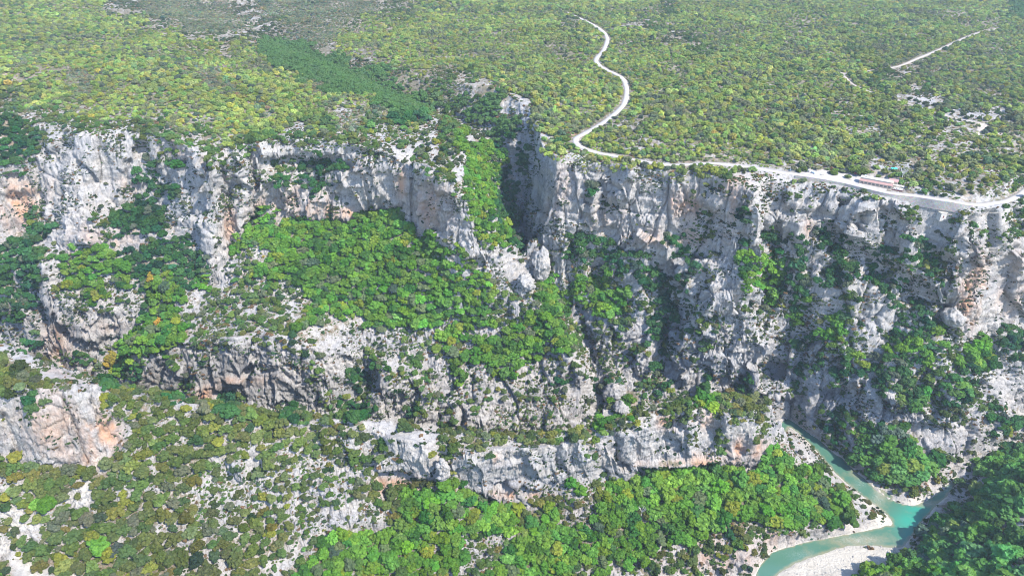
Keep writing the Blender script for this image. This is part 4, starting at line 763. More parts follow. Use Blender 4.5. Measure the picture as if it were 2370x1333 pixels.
def zone(px, py):
    if px < 300 and py < 880: return 'on top of the left edge knob'
    if px < 330 and py < 1110: return 'at the foot of the left knob'
    if px < 190: return 'beside the lower left white scree'
    if py < 1020 and px < 560: return 'on the crest right of the knob'
    if py < 1040 and px < 860: return 'on the crest left of the fin'
    if px < 420 and py < 1200: return 'on the slope below the left knob'
    if px < 420: return 'near the bottom left white scree'
    if px < 700 and py < 1200: return 'among white rocks far left of the cave'
    if px < 700: return 'on the bottom slope left of the wood'
    if px < 900 and py < 1230: return 'on white rocks just left of the cave'
    if px < 900: return 'at the left end of the wood'
    if px < 1040 and py < 1140: return 'on the hump above the orange cave'
    if px > 1900 and py > 1080:
        if px > 2230: return 'on the right bank at the edge' if py < 1220 else 'in the lower right corner wood'
        return 'on the bank beside the confluence' if py < 1250 and px > 2060 else ('on the bank behind the gravel bar' if py > 1240 else 'on the point above the beach')
    if px > 1820 and py > 900: return 'in the hollow under the buttress'
    if py < 1060: return 'on top of the fin cliff'
    if px < 1220: return 'in the wood below the orange cave' if py < 1210 else 'by the bottom centre footpath'
    if px < 1460: return 'in the wood below the fin middle' if py < 1210 else 'in the bottom centre wood'
    if px < 1720: return 'in the wood below the right fin' if py < 1200 else 'on the brown slope above the river'
    return 'in the wood below the fin tip' if py < 1190 else 'on the bank above the near river'
def sizew(s, cuts): return 'huge' if s > cuts[2] else 'big' if s > cuts[1] else 'medium' if s > cuts[0] else 'small'
def linkit(o): sc.collection.objects.link(o); return o
def hunt(idx, P, R, T, px, py, kind, noun, group):
    d = np.linalg.norm(P-np.array([0, 0, CAM_Z]), axis=1); s = R/d; cuts = np.quantile(s[idx], [0.3, 0.6, 0.88]); rows = []
    for i in idx: rows.append([f"{sizew(s[i], cuts)} {tone(T[i])} {noun} {zone(px[i], py[i])}", i])
    byl = {}
    for r in rows: byl.setdefault(r[0], []).append(r[1])
    out = {}; ords = ['leftmost', 'second from left', 'third from left', 'fourth from left', 'fifth from left', 'sixth from left', 'seventh from left', 'eighth from left', 'ninth from left', 'tenth from left', 'eleventh from left', 'twelfth from left']
    for lab, ids in byl.items():
        if len(ids) == 1: out[ids[0]] = lab; continue
        parts = [('', ids)]
        if len(ids) > 9:
            ids = sorted(ids, key=lambda i: py[i]); h = len(ids)//3; parts = [('upper ', ids[:h]), ('middle ', ids[h:2*h]), ('lower ', ids[2*h:])]
        for pre, g in parts:
            g = sorted(g, key=lambda i: px[i]); n = len(g)
            for k, i in enumerate(g):
                w_ = ('rightmost ' if k == n-1 and n > 1 else (ords[k]+' ' if k < len(ords) else 'inner '))
                out[i] = w_+pre+lab
    return out
vis, pxt, pyt = in_view(Pt); lab_t = hunt(it, Pt, Rt, Tt, pxt, pyt, 'tree', 'tree', '')
proto_e = bpy.data.objects.new('oak_tree', None)
for n_, i in enumerate(it):
    e = linkit(bpy.data.objects.new('oak_tree', None)); e.location = Pt[i]; e.rotation_euler = (0, 0, random.random()*6.28)
    R = Rt[i]; e.scale = (R*random.uniform(.92, 1.1), R*random.uniform(.92, 1.1), R*random.uniform(.75, 1.35)); e.empty_display_size = 0.5
    e['label'] = lab_t[i]; e['category'] = 'tree'; e['group'] = 'oaks of the near canyon woods'
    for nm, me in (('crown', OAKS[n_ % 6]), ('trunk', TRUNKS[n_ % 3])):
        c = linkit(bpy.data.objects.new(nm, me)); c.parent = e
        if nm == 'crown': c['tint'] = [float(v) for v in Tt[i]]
vis, pxs, pys = in_view(Ps); lab_s = hunt(is_, Ps, Rs, Ts, pxs, pys, 'shrub', 'shrub', '')
for n_, i in enumerate(is_):
    o = linkit(bpy.data.objects.new('shrub', SHRUBS[n_ % 4])); o.location = Ps[i]; o.rotation_euler = (0, 0, random.random()*6.28)
    R = Rs[i]; o.scale = (R*random.uniform(.9, 1.15), R*random.uniform(.9, 1.15), R*random.uniform(.8, 1.2))
    o['tint'] = [float(v) for v in Ts[i]]; o['label'] = lab_s[i]; o['category'] = 'shrub'; o['group'] = 'shrubs on the near canyon slopes'
# the rest: one object per wood, instanced on points
def wood(name, label, P, R, T, meshes, seed):
    if len(P) == 0: return
    r = np.random.default_rng(seed); me = bpy.data.meshes.new(name); me.vertices.add(len(P)); me.vertices.foreach_set('co', P.astype(np.float32).ravel())
    attr(me, 'tint', T, 'FLOAT_VECTOR'); attr(me, 'rr', R)
    rot = np.stack([r.normal(0, .08, len(P)), r.normal(0, .08, len(P)), r.random(len(P))*6.28], 1); attr(me, 'rot', rot, 'FLOAT_VECTOR')
    sca = np.stack([R*r.uniform(.88, 1.15, len(P)), R*r.uniform(.88, 1.15, len(P)), R*r.uniform(.68, 1.35, len(P))], 1); attr(me, 'sca', sca, 'FLOAT_VECTOR')
    a = me.attributes.new('pick', 'INT', 'POINT'); a.data.foreach_set('value', r.integers(0, len(meshes), len(P)).astype(np.int32))
    o = linkit(bpy.data.objects.new(name, me)); o['kind'] = 'stuff'; o['label'] = label
    col = bpy.data.collections.new(name+'_sources')
    for k, m in enumerate(meshes): col.objects.link(bpy.data.objects.new('leafy_source', m))
    g = bpy.data.node_groups.new(name+'_nodes', 'GeometryNodeTree')
    g.interface.new_socket('Geometry', in_out='INPUT', socket_type='NodeSocketGeometry'); g.interface.new_socket('Geometry', in_out='OUTPUT', socket_type='NodeSocketGeometry')
    gi = g.nodes.new('NodeGroupInput'); go = g.nodes.new('NodeGroupOutput'); ip = g.nodes.new('GeometryNodeInstanceOnPoints'); ci = g.nodes.new('GeometryNodeCollectionInfo')
    ci.inputs['Collection'].default_value = col; ci.inputs['Separate Children'].default_value = True
    def na(nm, ty):
        q = g.nodes.new('GeometryNodeInputNamedAttribute'); q.data_type = ty; q.inputs['Name'].default_value = nm; return q.outputs['Attribute']
    g.links.new(gi.outputs[0], ip.inputs['Points']); g.links.new(ci.outputs[0], ip.inputs['Instance']); ip.inputs['Pick Instance'].default_value = True
    g.links.new(na('pick', 'INT'), ip.inputs['Instance Index']); g.links.new(na('sca', 'FLOAT_VECTOR'), ip.inputs['Scale'])
    er = g.nodes.new('FunctionNodeEulerToRotation'); g.links.new(na('rot', 'FLOAT_VECTOR'), er.inputs[0]); g.links.new(er.outputs[0], ip.inputs['Rotation'])
    g.links.new(ip.outputs[0], go.inputs[0]); md = o.modifiers.new('leaves', 'NODES'); md.node_group = g
    return o
TREEM = []
for k in range(6):     # a crown and its trunk in one mesh for the far woods
    me = OAKS[k].copy(); bm = bmesh.new(); bm.from_mesh(me); n0 = len(bm.faces); bm.from_mesh(TRUNKS[k % 3]); bm.faces.ensure_lookup_table()
    for f in bm.faces[n0:]: f.material_index = 1
    bm.to_mesh(me); bm.free(); me.materials.append(M_BARK); TREEM.append(me)
mt = np.ones(len(Pt), bool); mt[it] = False; ms = np.ones(len(Ps), bool); ms[is_] = False
pl = Pt[:, 2] > 238
wood('plateau_wood', 'yellow-green oak scrub covering the plateau', Pt[mt & pl], Rt[mt & pl], Tt[mt & pl], TREEM, 1)
wood('canyon_wood', 'green oaks on the canyon slopes and ledges', Pt[mt & ~pl], Rt[mt & ~pl], Tt[mt & ~pl], TREEM, 2)
wood('scrub', 'low bushes scattered over rock and scree', Ps[ms], Rs[ms], Ts[ms], SHRUBS, 3)
# ------------------------------------------------------------------ the built things on the rim
def simple(name, col, rough=0.7, var=0.12, scale=0.8, metal=0.0, spec=0.3):
    t = NT(name); pos = t.n('ShaderNodeNewGeometry').outputs['Position']; n = t.noise(pos, scale, 4, 0.65)
    a = tuple(c*(1-var) for c in col); b = tuple(min(1, c*(1+var)) for c in col)
    t.bsdf(t.mix(t.mapr(n, 0.3, 0.7), a, b), rough, t.noise(pos, scale*4, 3), 0.2, 0.05, spec, metal); return t.m
M_PLASTER = simple('salmon_plaster', (0.40, 0.30, 0.235), 0.9); M_TILE = simple('faded_red_roof', (0.31, 0.185, 0.165), 0.85, 0.2, 1.5); M_FLATROOF = simple('pale_flat_roof', (0.38, 0.34, 0.29), 0.9)
M_FRAME = simple('grey_window_frame', (0.34, 0.31, 0.28)); M_GLASS = simple('dark_glass', (0.035, 0.045, 0.055), 0.08, 0.1, 0.5, 0, 0.6); M_CREAM = simple('cream_render', (0.42, 0.37, 0.30), 0.9)
M_STONE = simple('wall_stone', (0.30, 0.27, 0.25), 0.95, 0.3, 1.2); M_CONC = simple('weathered_concrete', (0.40, 0.375, 0.35), 0.95, 0.25, 0.7); M_MAROON = simple('maroon_panel', (0.12, 0.03, 0.035), 0.7)
M_DARKRED = M_MAROON; M_WHITE = simple('white_cloth', (0.62, 0.62, 0.60), 0.9); M_TYRE = simple('tyre_rubber', (0.03, 0.03, 0.03), 0.9); M_TURQ = simple('turquoise_sheet', (0.05, 0.40, 0.33), 0.6)
M_WOOD = simple('weathered_wood', (0.22, 0.16, 0.11), 0.9); M_SKIN = simple('skin', (0.42, 0.27, 0.19), 0.6); M_NAVY = simple('dark_clothes', (0.05, 0.06, 0.09), 0.9); M_LAMP = simple('lamp_glass', (0.6, 0.58, 0.52), 0.2); M_RIM = simple('wheel_rim', (0.35, 0.35, 0.36), 0.4, 0.1, 1, 0.6)
def mk(name, bm, mat, parent=None, bevel=0):
    me = bpy.data.meshes.new(name); bmesh.ops.recalc_face_normals(bm, faces=bm.faces); bm.to_mesh(me); bm.free(); me.materials.append(mat)
    o = linkit(bpy.data.objects.new(name, me)); o.parent = parent; return o
def box(bm, x0, x1, y0, y1, z0, z1):
    r = bmesh.ops.create_cube(bm, size=1.0)
    for v in r['verts']: v.co = Vector(((x0+x1)/2+v.co.x*(x1-x0), (y0+y1)/2+v.co.y*(y1-y0), (z0+z1)/2+v.co.z*(z1-z0)))
    return r['verts']
def prism(bm, prof, x0, x1):      # profile in (y, z), extruded along x
    a = [bm.verts.new((x0, y, z)) for y, z in prof]; b = [bm.verts.new((x1, y, z)) for y, z in prof]; n = len(prof)
    bm.faces.new(a); bm.faces.new(b[::-1])
    for i in range(n): bm.faces.new((a[i], b[i], b[(i+1) % n], a[(i+1) % n]))
def cyl(bm, p, r0, r1, h, n=10, axis='Z'):
    r = bmesh.ops.create_cone(bm, cap_ends=True, segments=n, radius1=r0, radius2=r1, depth=h)
    for v in r['verts']:
        c = v.co.copy(); v.co = Vector((c.x, c.y, c.z+h/2)) if axis == 'Z' else Vector((c.x, c.z, c.y)) ; v.co += Vector(p)
def thing(name, label, cat, loc, rz=0, group=None):
    e = linkit(bpy.data.objects.new(name, None)); e.location = loc; e.rotation_euler = (0, 0, rz); e['label'] = label; e['category'] = cat
    if group: e['group'] = group
    return e
def tag(o, label, cat, group=None):
    o['label'] = label; o['category'] = cat
    if group: o['group'] = group
    return o
def on(px, py, dz=0.0):
    p = hit(px, py); return Vector((p[0], p[1], p[2]+dz))
rs = np.argsort(roadq[:, 0]); 
def road_z(x): return float(np.interp(x, roadq[rs, 0], roadq[rs, 2]))
# --- restaurant
a = on(1988, 424.5); b = on(2063, 440.5); base = min(road_z(a.x), road_z(b.x))-0.1; a.z = b.z = base
LEN = (b-a).length; rz = math.atan2(b.y-a.y, b.x-a.x)
B = thing('restaurant', 'long low salmon restaurant with red roof beside the cliff-top road', 'building', a, rz)
DEP = 9.0
bm = bmesh.new(); prism(bm, [(0, -1.5), (0, 4.0), (2.3, 5.0), (2.3, 6.3), (DEP, 6.3), (DEP, -1.5)], 0, LEN); mk('wall', bm, M_PLASTER, B)
bm = bmesh.new(); prism(bm, [(-0.5, 3.86), (-0.5, 4.02), (2.28, 5.22), (2.28, 5.03)], -0.3, LEN+0.3); rf = mk('roof', bm, M_TILE, B)
bm = bmesh.new(); box(bm, -0.2, LEN*0.93, 2.0, DEP+0.2, 6.303, 6.5); mk('flat_roof', bm, M_FLATROOF, B)
bm = bmesh.new(); box(bm, 1.0, LEN*0.93-0.6, 2.18, 2.298, 5.4, 6.1); mk('clerestory', bm, M_FRAME, B)
for k in range(8):
    x0 = LEN*(0.035+k*0.121); wn_ = LEN*0.078
    bm = bmesh.new(); 
    for (u0, u1, v0, v1) in ((0, wn_, 1.45, 1.6), (0, wn_, 3.05, 3.2), (0, 0.12, 1.603, 3.047), (wn_-0.12, wn_, 1.603, 3.047), (wn_/2-0.06, wn_/2+0.06, 1.603, 3.047)): box(bm, x0+u0, x0+u1, -0.12, 0.05, v0, v1)
    f = mk('window', bm, M_FRAME, B); bm = bmesh.new(); box(bm, x0+0.12, x0+wn_-0.12, -0.04, 0.06, 1.6, 3.05); mk('pane', bm, M_GLASS, f)
bm = bmesh.new(); box(bm, LEN*0.10, LEN*0.13, -0.06, 0.08, 0, 2.1); mk('door', bm, M_DARKRED, B)
bm = bmesh.new(); box(bm, LEN-4.5, LEN+3.0, DEP+0.5, DEP+7.5, 0.0, 5.2); an = mk('annex', bm, M_CREAM, B)
bm = bmesh.new(); prism(bm, [(DEP, 5.203), (DEP, 5.4), (DEP+4, 6.9), (DEP+8, 5.4), (DEP+8, 5.203)], LEN-5, LEN+3.5); mk('annex_roof', bm, M_TILE, B)
bm = bmesh.new(); box(bm, LEN+0.02, LEN+9.5, 0.0, 0.25, -1.5, 1.15); box(bm, LEN+9.25, LEN+9.5, 0.25, 7.5, -1.5, 1.15); mk('terrace_wall', bm, M_MAROON, B)
bm = bmesh.new(); box(bm, LEN+0.02, LEN+9.25, 0.26, 8.0, -1.5, 0.12); mk('terrace_floor', bm, M_CONC, B)
bm = bmesh.new()
for x in (LEN+3.2, LEN+6.3, LEN+9.3):
    for y in (0.12, 7.4): box(bm, x-0.07, x+0.07, y-0.07, y+0.07, 1.153 if y < 1 else 0.13, 3.4)
mk('terrace_posts', bm, M_WHITE, B)
bm = bmesh.new(); box(bm, LEN+0.1, LEN+9.7, 4.2, 7.8, 3.403, 3.55); box(bm, LEN+0.1, LEN+9.7, 0.0, 0.25, 3.403, 3.6); mk('terrace_canopy', bm, M_CREAM, B)
bm = bmesh.new(); box(bm, 4, 5, 4, 5, 6.503, 7.4); mk('chimney', bm, M_CREAM, B)
def local(x, y, z): return Vector((a.x+math.cos(rz)*x-math.sin(rz)*y, a.y+math.sin(rz)*x+math.cos(rz)*y, base+z))
for k, (x, y, wd) in enumerate([(LEN+2.2, 2.2, 'leftmost'), (LEN+5.0, 1.8, 'middle'), (LEN+7.6, 2.4, 'rightmost')]):
    p = thing('parasol', f'{wd} white parasol on the terrace at the right end of the restaurant', 'parasol', local(x, y, 0.12), 0, 'white parasols on the terrace')
    bm = bmesh.new(); cyl(bm, (0, 0, 0), 0.04, 0.04, 2.4, 8); mk('pole', bm, M_WOOD, p)
    bm = bmesh.new(); cyl(bm, (0, 0, 2.05), 1.35, 0.05, 0.55, 8); mk('canopy', bm, M_WHITE, p)
    q = thing('table', f'{wd} round table under a parasol on the restaurant terrace', 'table', local(x+0.9, y+0.9, 0.12), 0, 'tables on the terrace')
    bm = bmesh.new(); cyl(bm, (0, 0, 0), 0.25, 0.06, 0.7, 8); mk('leg', bm, M_FRAME, q); bm = bmesh.new(); cyl(bm, (0, 0, 0.703), 0.6, 0.6, 0.05, 12); mk('tabletop', bm, M_WHITE, q)
# --- cars
def car_body(van=False):
    bm = bmesh.new()
    prof = [(-2.15, 0.35), (-2.2, 0.75), (-1.95, 0.98), (-1.0, 1.06), (-0.35, 1.48), (1.15, 1.5), (1.95, 1.08), (2.15, 0.95), (2.2, 0.4)] if not van else [(-2.4, 0.4), (-2.45, 0.95), (-1.9, 1.2), (-1.35, 1.95), (-1.1, 2.05), (2.35, 2.1), (2.45, 1.1), (2.45, 0.4)]
    L_ = [bm.verts.new((x, -0.86 if z < 1.2 else -0.70, z)) for x, z in prof]; R_ = [bm.verts.new((x, 0.86 if z < 1.2 else 0.70, z)) for x, z in prof]; n = len(prof)
    bm.faces.new(L_); bm.faces.new(R_[::-1])
    for i in range(n): bm.faces.new((L_[i], R_[i], R_[(i+1) % n], L_[(i+1) % n]))
    bmesh.ops.recalc_face_normals(bm, faces=bm.faces); bmesh.ops.bevel(bm, geom=[e for e in bm.edges], offset=0.06, segments=2, affect='EDGES'); return bm
def make_car(px, py, rz, col, label, van=False, xyz=None):
    p = on(px, py, 0.12) if xyz is None else xyz
    e = thing('parked_van' if van else 'parked_car', label, 'van' if van else 'car', p, rz, 'vehicles parked by the cliff-top road')
    m = simple('car_paint_'+label.split(' ')[0], col, 0.35, 0.03, 0.3, 0.2, 0.5); mk('body', car_body(van), m, e)
    bm = bmesh.new()
    for s in (-1, 1):
        if van: pr = [(-1.75, 1.25), (-1.3, 1.85), (-0.6, 1.9), (-0.6, 1.25)]
        else: pr = [(-0.9, 1.08), (-0.33, 1.42), (1.05, 1.44), (1.65, 1.1)]
        vs = [bm.verts.new((x, s*((0.875-(z-1.0)*0.36) if not van else 0.83-(z-1.2)*0.12), z)) for x, z in pr]; bm.faces.new(vs)
    w0 = ((-1.02, 1.08), (-0.37, 1.46)) if not van else ((-1.88, 1.24), (-1.38, 1.92))
    for (x0, z0), (x1, z1) in (w0, ((1.98, 1.11), (1.2, 1.49))) if not van else (w0,):
        d = 0.03 if x1 > x0 else -0.03
        bm.faces.new([bm.verts.new(c) for c in ((x0-d, -0.74, z0+0.03), (x0-d, 0.74, z0+0.03), (x1-d, 0.62, z1+0.03), (x1-d, -0.62, z1+0.03))])
    mk('windows', bm, M_GLASS, e)
    for sx in (-1.35, 1.35):
        for sy in (-1, 1):
            bm = bmesh.new(); cyl(bm, (sx, sy*0.78, 0.32), 0.32, 0.32, 0.2, 14, 'Y'); wv = mk('wheel', bm, M_TYRE, e)
            bm = bmesh.new(); cyl(bm, (sx, sy*0.885, 0.32), 0.19, 0.19, 0.02, 10, 'Y'); mk('rim', bm, M_RIM, wv)
    for sy in (-1, 1):
        bm = bmesh.new(); box(bm, (-2.25 if not van else -2.5), (-2.1 if not van else -2.38), sy*0.62-0.16, sy*0.62+0.16, 0.68, 0.82); mk('headlight', bm, M_LAMP, e)
    return e
make_car(1625, 384, 0.1, (0.36, 0.38, 0.42), 'silver car parked alone on the lay-by left of the restaurant')
make_car(1881, 402.5, 2.2, (0.30, 0.36, 0.46), 'bluish car parked second from left in the gravel car park')
make_car(1903, 405, 0.4, (0.60, 0.60, 0.60), 'white car parked in the middle of the gravel car park')
make_car(1918, 402, 1.6, (0.03, 0.03, 0.035), 'black car parked nearest the round tree in the car park')
make_car(1868, 399, 0.3, (0.07, 0.08, 0.10), 'dark grey car at the left end of the car park')
make_car(1981, 404, 0.5, (0.38, 0.02, 0.03), 'red car half hidden by a tree behind the restaurant')
make_car(2003, 407, 0.7, (0.55, 0.60, 0.64), 'pale van parked under the trees behind the restaurant', True)
make_car(1993, 409, 0.6, (0.02, 0.025, 0.04), 'navy car between the red car and the pale van')
# --- people
def person(px, py, label, mat, h=1.72):
    p = on(px, py, 0.14); e = thing('person', label, 'person', p, random.random()*6)
    J = [(0, 0, .92), (0, 0, 1.15), (0, 0.01, 1.40), (0, 0.01, 1.50), (0, 0.02, 1.62), (.11, 0, .88), (.12, .03, .48), (.13, -.02, .07), (.14, .14, .03), (-.11, 0, .88), (-.12, -.05, .48), (-.12, -.16, .08), (-.13, -.02, .04), (.19, 0, 1.40), (.25, .02, 1.12), (.25, .12, .88), (-.19, 0, 1.40), (-.25, -.02, 1.12), (-.24, .06, .86)]
    E = [(0, 1), (1, 2), (2, 3), (3, 4), (0, 5), (5, 6), (6, 7), (7, 8), (0, 9), (9, 10), (10, 11), (11, 12), (2, 13), (13, 14), (14, 15), (2, 16), (16, 17), (17, 18)]
    RR = [.14, .13, .15, .055, .10, .09, .06, .045, .035, .09, .06, .045, .035, .06, .045, .032, .06, .045, .032]
    me = bpy.data.meshes.new('person_body'); me.from_pydata(J, E, []); o = linkit(bpy.data.objects.new('body', me)); o.parent = e
    o.modifiers.new('skin', 'SKIN'); me.skin_vertices[0].data[0].use_root = True
    for k, r in enumerate(RR): me.skin_vertices[0].data[k].radius = (r, r*0.8)
    sb = o.modifiers.new('sub', 'SUBSURF'); sb.levels = 1; sb.render_levels = 1; me.materials.append(mat)
    bm = bmesh.new(); bmesh.ops.create_icosphere(bm, subdivisions=2, radius=0.115)
    for v in bm.verts: v.co = Vector((v.co.x*0.95, v.co.y-0.01, v.co.z*0.8+1.70))
    mk('hair', bm, M_TYRE, e); return e
person(1985.5, 428.5, 'person in dark clothes walking on the road left of the restaurant', M_NAVY)
person(2078, 448, 'person in pale clothes on the road below the restaurant terrace', M_WHITE)
# --- retaining wall and its parapet under the road
def wallstrip(x0, x1, off, top, drop, thick, name, label, mat):
    seg = [i for i in range(len(roadq)) if x0 <= roadq[i, 0] <= x1]; q = roadq[seg[0]:seg[-1]+1]; d = np.gradient(q[:, :2], axis=0); d /= np.linalg.norm(d, axis=1, keepdims=True); nr = np.stack([-d[:, 1], d[:, 0]], 1)
    V_ = []; n = len(q)
    for o_, zt in ((off, 1), (off+thick, 1), (off+thick+0.3, 0), (off, 0)):
        V_.append(np.column_stack([q[:, 0]-nr[:, 0]*o_, q[:, 1]-nr[:, 1]*o_, q[:, 2]+(top if zt else -drop)]))
    V_ = np.concatenate(V_); F_ = []
    for r in range(4):
        for k in range(n-1): F_.append((r*n+k, r*n+k+1, ((r+1) % 4)*n+k+1, ((r+1) % 4)*n+k))
    F_ = F_+[(0, n, 2*n, 3*n), (n-1, 4*n-1, 3*n-1, 2*n-1)]
    me = mesh_from(name, V_, np.array(F_), smooth=False); me.materials.append(mat); o = linkit(bpy.data.objects.new(name, me)); tag(o, label, 'wall'); return o
t = NT('masonry'); pos = t.n('ShaderNodeNewGeometry').outputs['Position']; vo = t.n('ShaderNodeTexVoronoi'); vo.inputs['Scale'].default_value = 1.3; t.l(t.scale(pos, (1, 1, 1.8)), vo.inputs['Vector'])
col = t.mix(t.mapr(t.noise(pos, 0.4, 5, 0.7), 0.3, 0.7), (0.22, 0.20, 0.19), (0.36, 0.325, 0.29)); col = t.mix(0.35, col, vo.outputs['Color'], 'SOFT_LIGHT'); t.bsdf(col, 0.95, vo.outputs['Distance'], 0.6, 0.2); M_MASON = t.m
xa = on(1835, 402).x; xb = on(2240, 470).x
wallstrip(xa, xb, 4.9, 0.7, 8.0, 0.6, 'retaining_wall', 'long grey stone retaining wall holding up the cliff-top road', M_MASON)
# --- concrete block below the road
p = on(2178, 503); e = thing('concrete_hut', 'small square concrete hut on the rocks below the road bend', 'hut', p, 0.2)
bm = bmesh.new(); box(bm, -3, 3, -2.6, 2.6, -3, 4.4); mk('wall', bm, M_CONC, e); bm = bmesh.new(); box(bm, -3.3, 3.3, -2.9, 2.9, 4.403, 4.9); mk('roof', bm, M_CREAM, e)
bm = bmesh.new(); box(bm, -0.6, 0.6, -2.64, -2.5, -0.2, 2.0); mk('door', bm, M_MAROON, e)
s0 = on(2190, 492); st_ = bmesh.new()
for k in range(14): box(st_, k*0.75, k*0.75+0.9, -0.8, 0.8, -1.5+k*0.33, k*0.33)
o = mk('steps', st_, M_CONC); o.location = s0; o.rotation_euler = (0, 0, 0.45); tag(o, 'concrete steps climbing from the hut to the road wall', 'steps')
# --- awning, snag, terraces, gate post
p = on(2068, 396); e = thing('awning', 'turquoise flat awning among the trees behind the restaurant', 'awning', p, -0.1)
bm = bmesh.new(); vs = box(bm, -2.9, 2.9, -1.7, 1.7, 2.5, 2.62)
for v in vs: v.co.z += v.co.y*0.12
mk('sheet', bm, M_TURQ, e)
for sx in (-2.7, 2.7):
    for sy in (-1.5, 1.5): bm = bmesh.new(); box(bm, sx-.05, sx+.05, sy-.05, sy+.05, -0.3, 2.49+sy*0.12); mk('leg', bm, M_WHITE, e)
for (px, py, hgt, lab) in [(2087, 413, 6.5, 'bleached forked dead tree standing right of the restaurant'), (1484, 1192, 6, 'bleached dead tree in the wood, left of two below the fin'), (1585, 1166, 7, 'bleached dead tree in the wood, right of two below the fin'), (285, 690, 5, 'thin dead tree leaning over the left canyon ledge')]:
    o = linkit(bpy.data.objects.new('dead_tree', DEADT)); o.location = on(px, py); o.scale = (hgt, hgt, hgt*1.5); o.rotation_euler = (0, 0, px); tag(o, lab, 'tree')
for k, (px, py, ln, wd) in enumerate([(2040, 403, 9, 'upper'), (2042, 407, 10, 'middle'), (2043, 411, 9, 'lower')]):
    bm = bmesh.new(); box(bm, -ln/2, ln/2, -0.35, 0.35, -0.8, 0.7)
    bmesh.ops.subdivide_edges(bm, edges=bm.edges, cuts=5, use_grid_fill=True)
    for v in bm.verts: v.co += Vector((random.uniform(-.06, .06), random.uniform(-.06, .06), random.uniform(-.07, .07)))
    o = mk('garden_wall', bm, M_CREAM); o.location = on(px, py); o.rotation_euler = (0, 0, -0.15); tag(o, f'{wd} of three low pale garden walls stepped behind the restaurant', 'wall')
bm = bmesh.new(); box(bm, -0.35, 0.35, -0.35, 0.35, -0.3, 1.9); box(bm, -0.45, 0.45, -0.45, 0.45, 1.903, 2.1); o = mk('gate_post', bm, M_WHITE); o.location = on(1829, 396); tag(o, 'white square post at the left entrance of the car park', 'post')
bm = bmesh.new(); box(bm, -3.2, 3.2, -0.25, 0.25, -0.5, 0.6); o = mk('planter', bm, M_CREAM); o.location = on(1963, 417); o.rotation_euler = (0, 0, -0.3); tag(o, 'low pale planter wall beside the road left of the restaurant', 'planter')
# --- single trees round the car park
for k, (px, py, R, tn, lab) in enumerate([(1930, 405, 4.0, .75, 'round oak standing alone in the middle of the car park'), (1960, 413, 3.4, .75, 'small round oak by the road at the left end of the restaurant'), (1993, 405, 5.2, .6, 'dark spreading oak shading the cars behind the restaurant'), (1975, 397, 5.0, .8, 'broad oak at the back of the car park left of the restaurant roof'), (1848, 399, 3.2, .6, 'left of two dark oaks at the car park entrance'), (1860, 398, 4.0, .55, 'right of two dark oaks at the car park entrance'), (2032, 411, 2.6, .8, 'small oak behind the middle of the restaurant'), (2061, 413, 3.6, .8, 'brownish oak behind the right end of the restaurant'), (1605, 393, 4.6, .6, 'dark oak clump left of the silver car on the lay-by'), (1642, 391, 3.6, .7, 'oak right of the silver car on the lay-by')]):
    e = thing('oak_tree', lab, 'tree', on(px, py), k*1.3, 'oaks round the car park'); e.scale = (R, R, R*1.05)
    for nm, me in (('crown', OAKS[k % 6]), ('trunk', TRUNKS[k % 3])):
        c = linkit(bpy.data.objects.new(nm, me)); c.parent = e
        if nm == 'crown': c['tint'] = [.13*tn, .18*tn, .045*tn]
# --- free standing rocks
def rock(name, px, py, r, h, label, seed, lean=(0, 0), sub=5, cat='rock'):
    bm = bmesh.new(); bmesh.ops.create_icosphere(bm, subdivisions=sub, radius=1.0); co = np.array([v.co[:] for v in bm.verts]); bm2 = co.copy()
    z = co[:, 2]; tap = 1-0.45*np.clip(z, 0, 1)**1.5; P = np.stack([co[:, 0]*r*tap+lean[0]*(z+1)*h/2, co[:, 1]*r*tap+lean[1]*(z+1)*h/2, z*h*0.5+h*0.5-h*0.12], 1)
    nn_ = co*np.array([1, 1, 0.3]); q = P+seed*31.0
    b, e = blocks(q[:, 0], q[:, 1], q[:, 2]*0.6, r*0.8, seed, 0.8); b2, e2 = blocks(q[:, 0], q[:, 1], q[:, 2]*0.7, r*0.35, seed+3, 0.8)
    d = b*r*0.45+b2*r*0.2+nz(q[:, 0], q[:, 1], q[:, 2], r*0.25, 0.7)*r*0.06
    P = P+nn_*d[:, None]
    for v, c in zip(bm.verts, P): v.co = Vector(c)
    o = mk(name, bm, M_ROCK); o.location = on(px, py, -h*0.06); 
    for f in o.data.polygons: f.use_smooth = True
    return tag(o, label, cat)
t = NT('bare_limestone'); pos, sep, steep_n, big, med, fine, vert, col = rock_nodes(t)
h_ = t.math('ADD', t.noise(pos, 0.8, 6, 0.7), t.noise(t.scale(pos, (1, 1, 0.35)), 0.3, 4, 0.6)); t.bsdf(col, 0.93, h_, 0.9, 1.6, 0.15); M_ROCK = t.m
rock('rock_pinnacle', 1250, 640, 9, 44, 'tall pale rock spire at the mouth of the narrow side canyon', 1, (0.05, 0.1))
rock('rock_pinnacle', 1216, 668, 9, 20, 'squat pale rock tower just left of the tall spire', 2, (0.0, 0.1))
rock('rock_pinnacle', 1420, 925, 9, 26, 'pale rock tooth in the gully behind the fin cliff', 3)
rock('rock_pinnacle', 1437, 952, 8, 14, 'low rounded rock below the tooth in the gully', 4)
rock('rock_pinnacle', 1027, 1108, 5.5, 24, 'narrow rock pillar at the right end of the orange cave', 5)
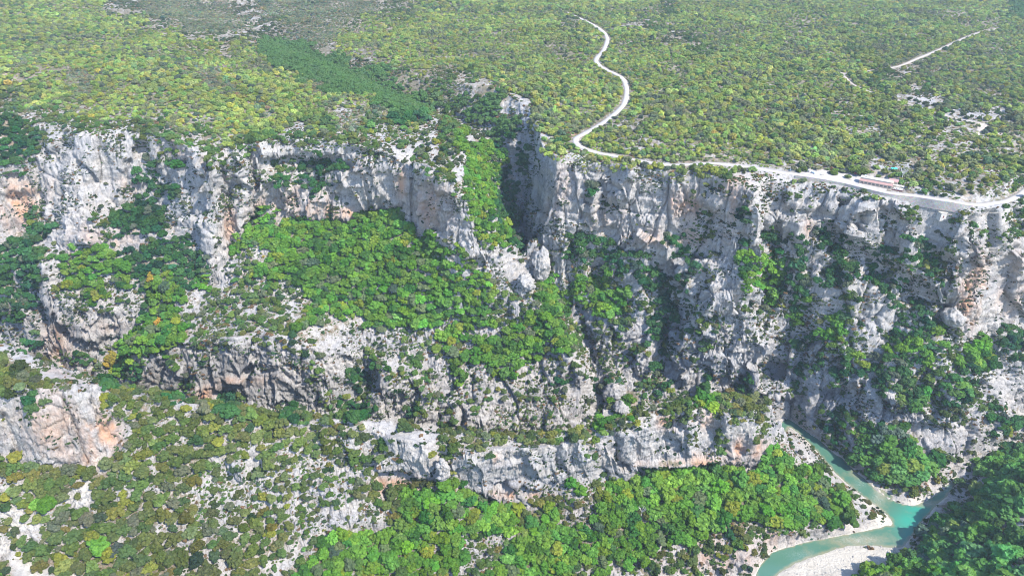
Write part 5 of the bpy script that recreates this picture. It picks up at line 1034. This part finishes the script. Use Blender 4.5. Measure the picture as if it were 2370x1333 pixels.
rock('boulder', 1986, 1256, 2.2, 2.6, 'dark boulder standing in the shallow river near the gravel bar', 6, sub=3, cat='boulder')
rock('boulder', 2200, 748, 9, 18, 'rock knob at the top of the shaded right crest', 7)

# --- stones along the river
def stone_mesh(seed):
    r = np.random.default_rng(seed); c = ICO2_V*(1+0.16*r.normal(0, 1, (len(ICO2_V), 1)))*np.array([1, 0.8, 0.6]); me = mesh_from('stone', c, ICO2_F, smooth=False); me.materials.append(M_ROCK); return me
STN = [stone_mesh(k) for k in range(4)]
r_ = np.random.default_rng(77)
wgt = (area*((gravel[:-1, :-1] > 0.5) & (qpx > 1500) & (qc[..., 2] < 9))*0.16*(0.3+2.2*sstep(0.0, 0.5, fbm(qc[..., 0], qc[..., 1], qc[..., 2], 16, 3, 61.3)))).ravel(); n = int(wgt.sum()); cw = np.cumsum(wgt)
k = np.minimum(np.searchsorted(cw, r_.random(n)*cw[-1]), len(wgt)-1); q_, s_ = np.divmod(k, NS-1); PS = qc[q_, s_]; RS = 0.18+0.9*r_.random(n)**4
wood('river_stones', 'pale stones strewn over the gravel bar and banks', PS, RS, np.ones((n, 3))*0.3, STN, 8)
print('stones', n)

# ------------------------------------------------------------------ the air: one even haze round camera and scene
bm = bmesh.new(); bmesh.ops.create_cube(bm, size=1.0)
for v in bm.verts: v.co = Vector((v.co.x*4800, 1500+v.co.y*4400, 258+v.co.z*540))
me = bpy.data.meshes.new('haze'); bm.to_mesh(me); bm.free(); hz = bpy.data.objects.new('haze', me); sc.collection.objects.link(hz); hz['kind'] = 'stuff'
hm = bpy.data.materials.new('haze'); hm.use_nodes = True; hn = hm.node_tree; hn.nodes.clear(); ho = hn.nodes.new('ShaderNodeOutputMaterial'); hv = hn.nodes.new('ShaderNodeVolumePrincipled')
hv.inputs['Color'].default_value = (0.72, 0.84, 1.0, 1); hv.inputs['Density'].default_value = 0.00006; hv.inputs['Anisotropy'].default_value = 0.2; hn.links.new(hv.outputs[0], ho.inputs['Volume']); me.materials.append(hm)
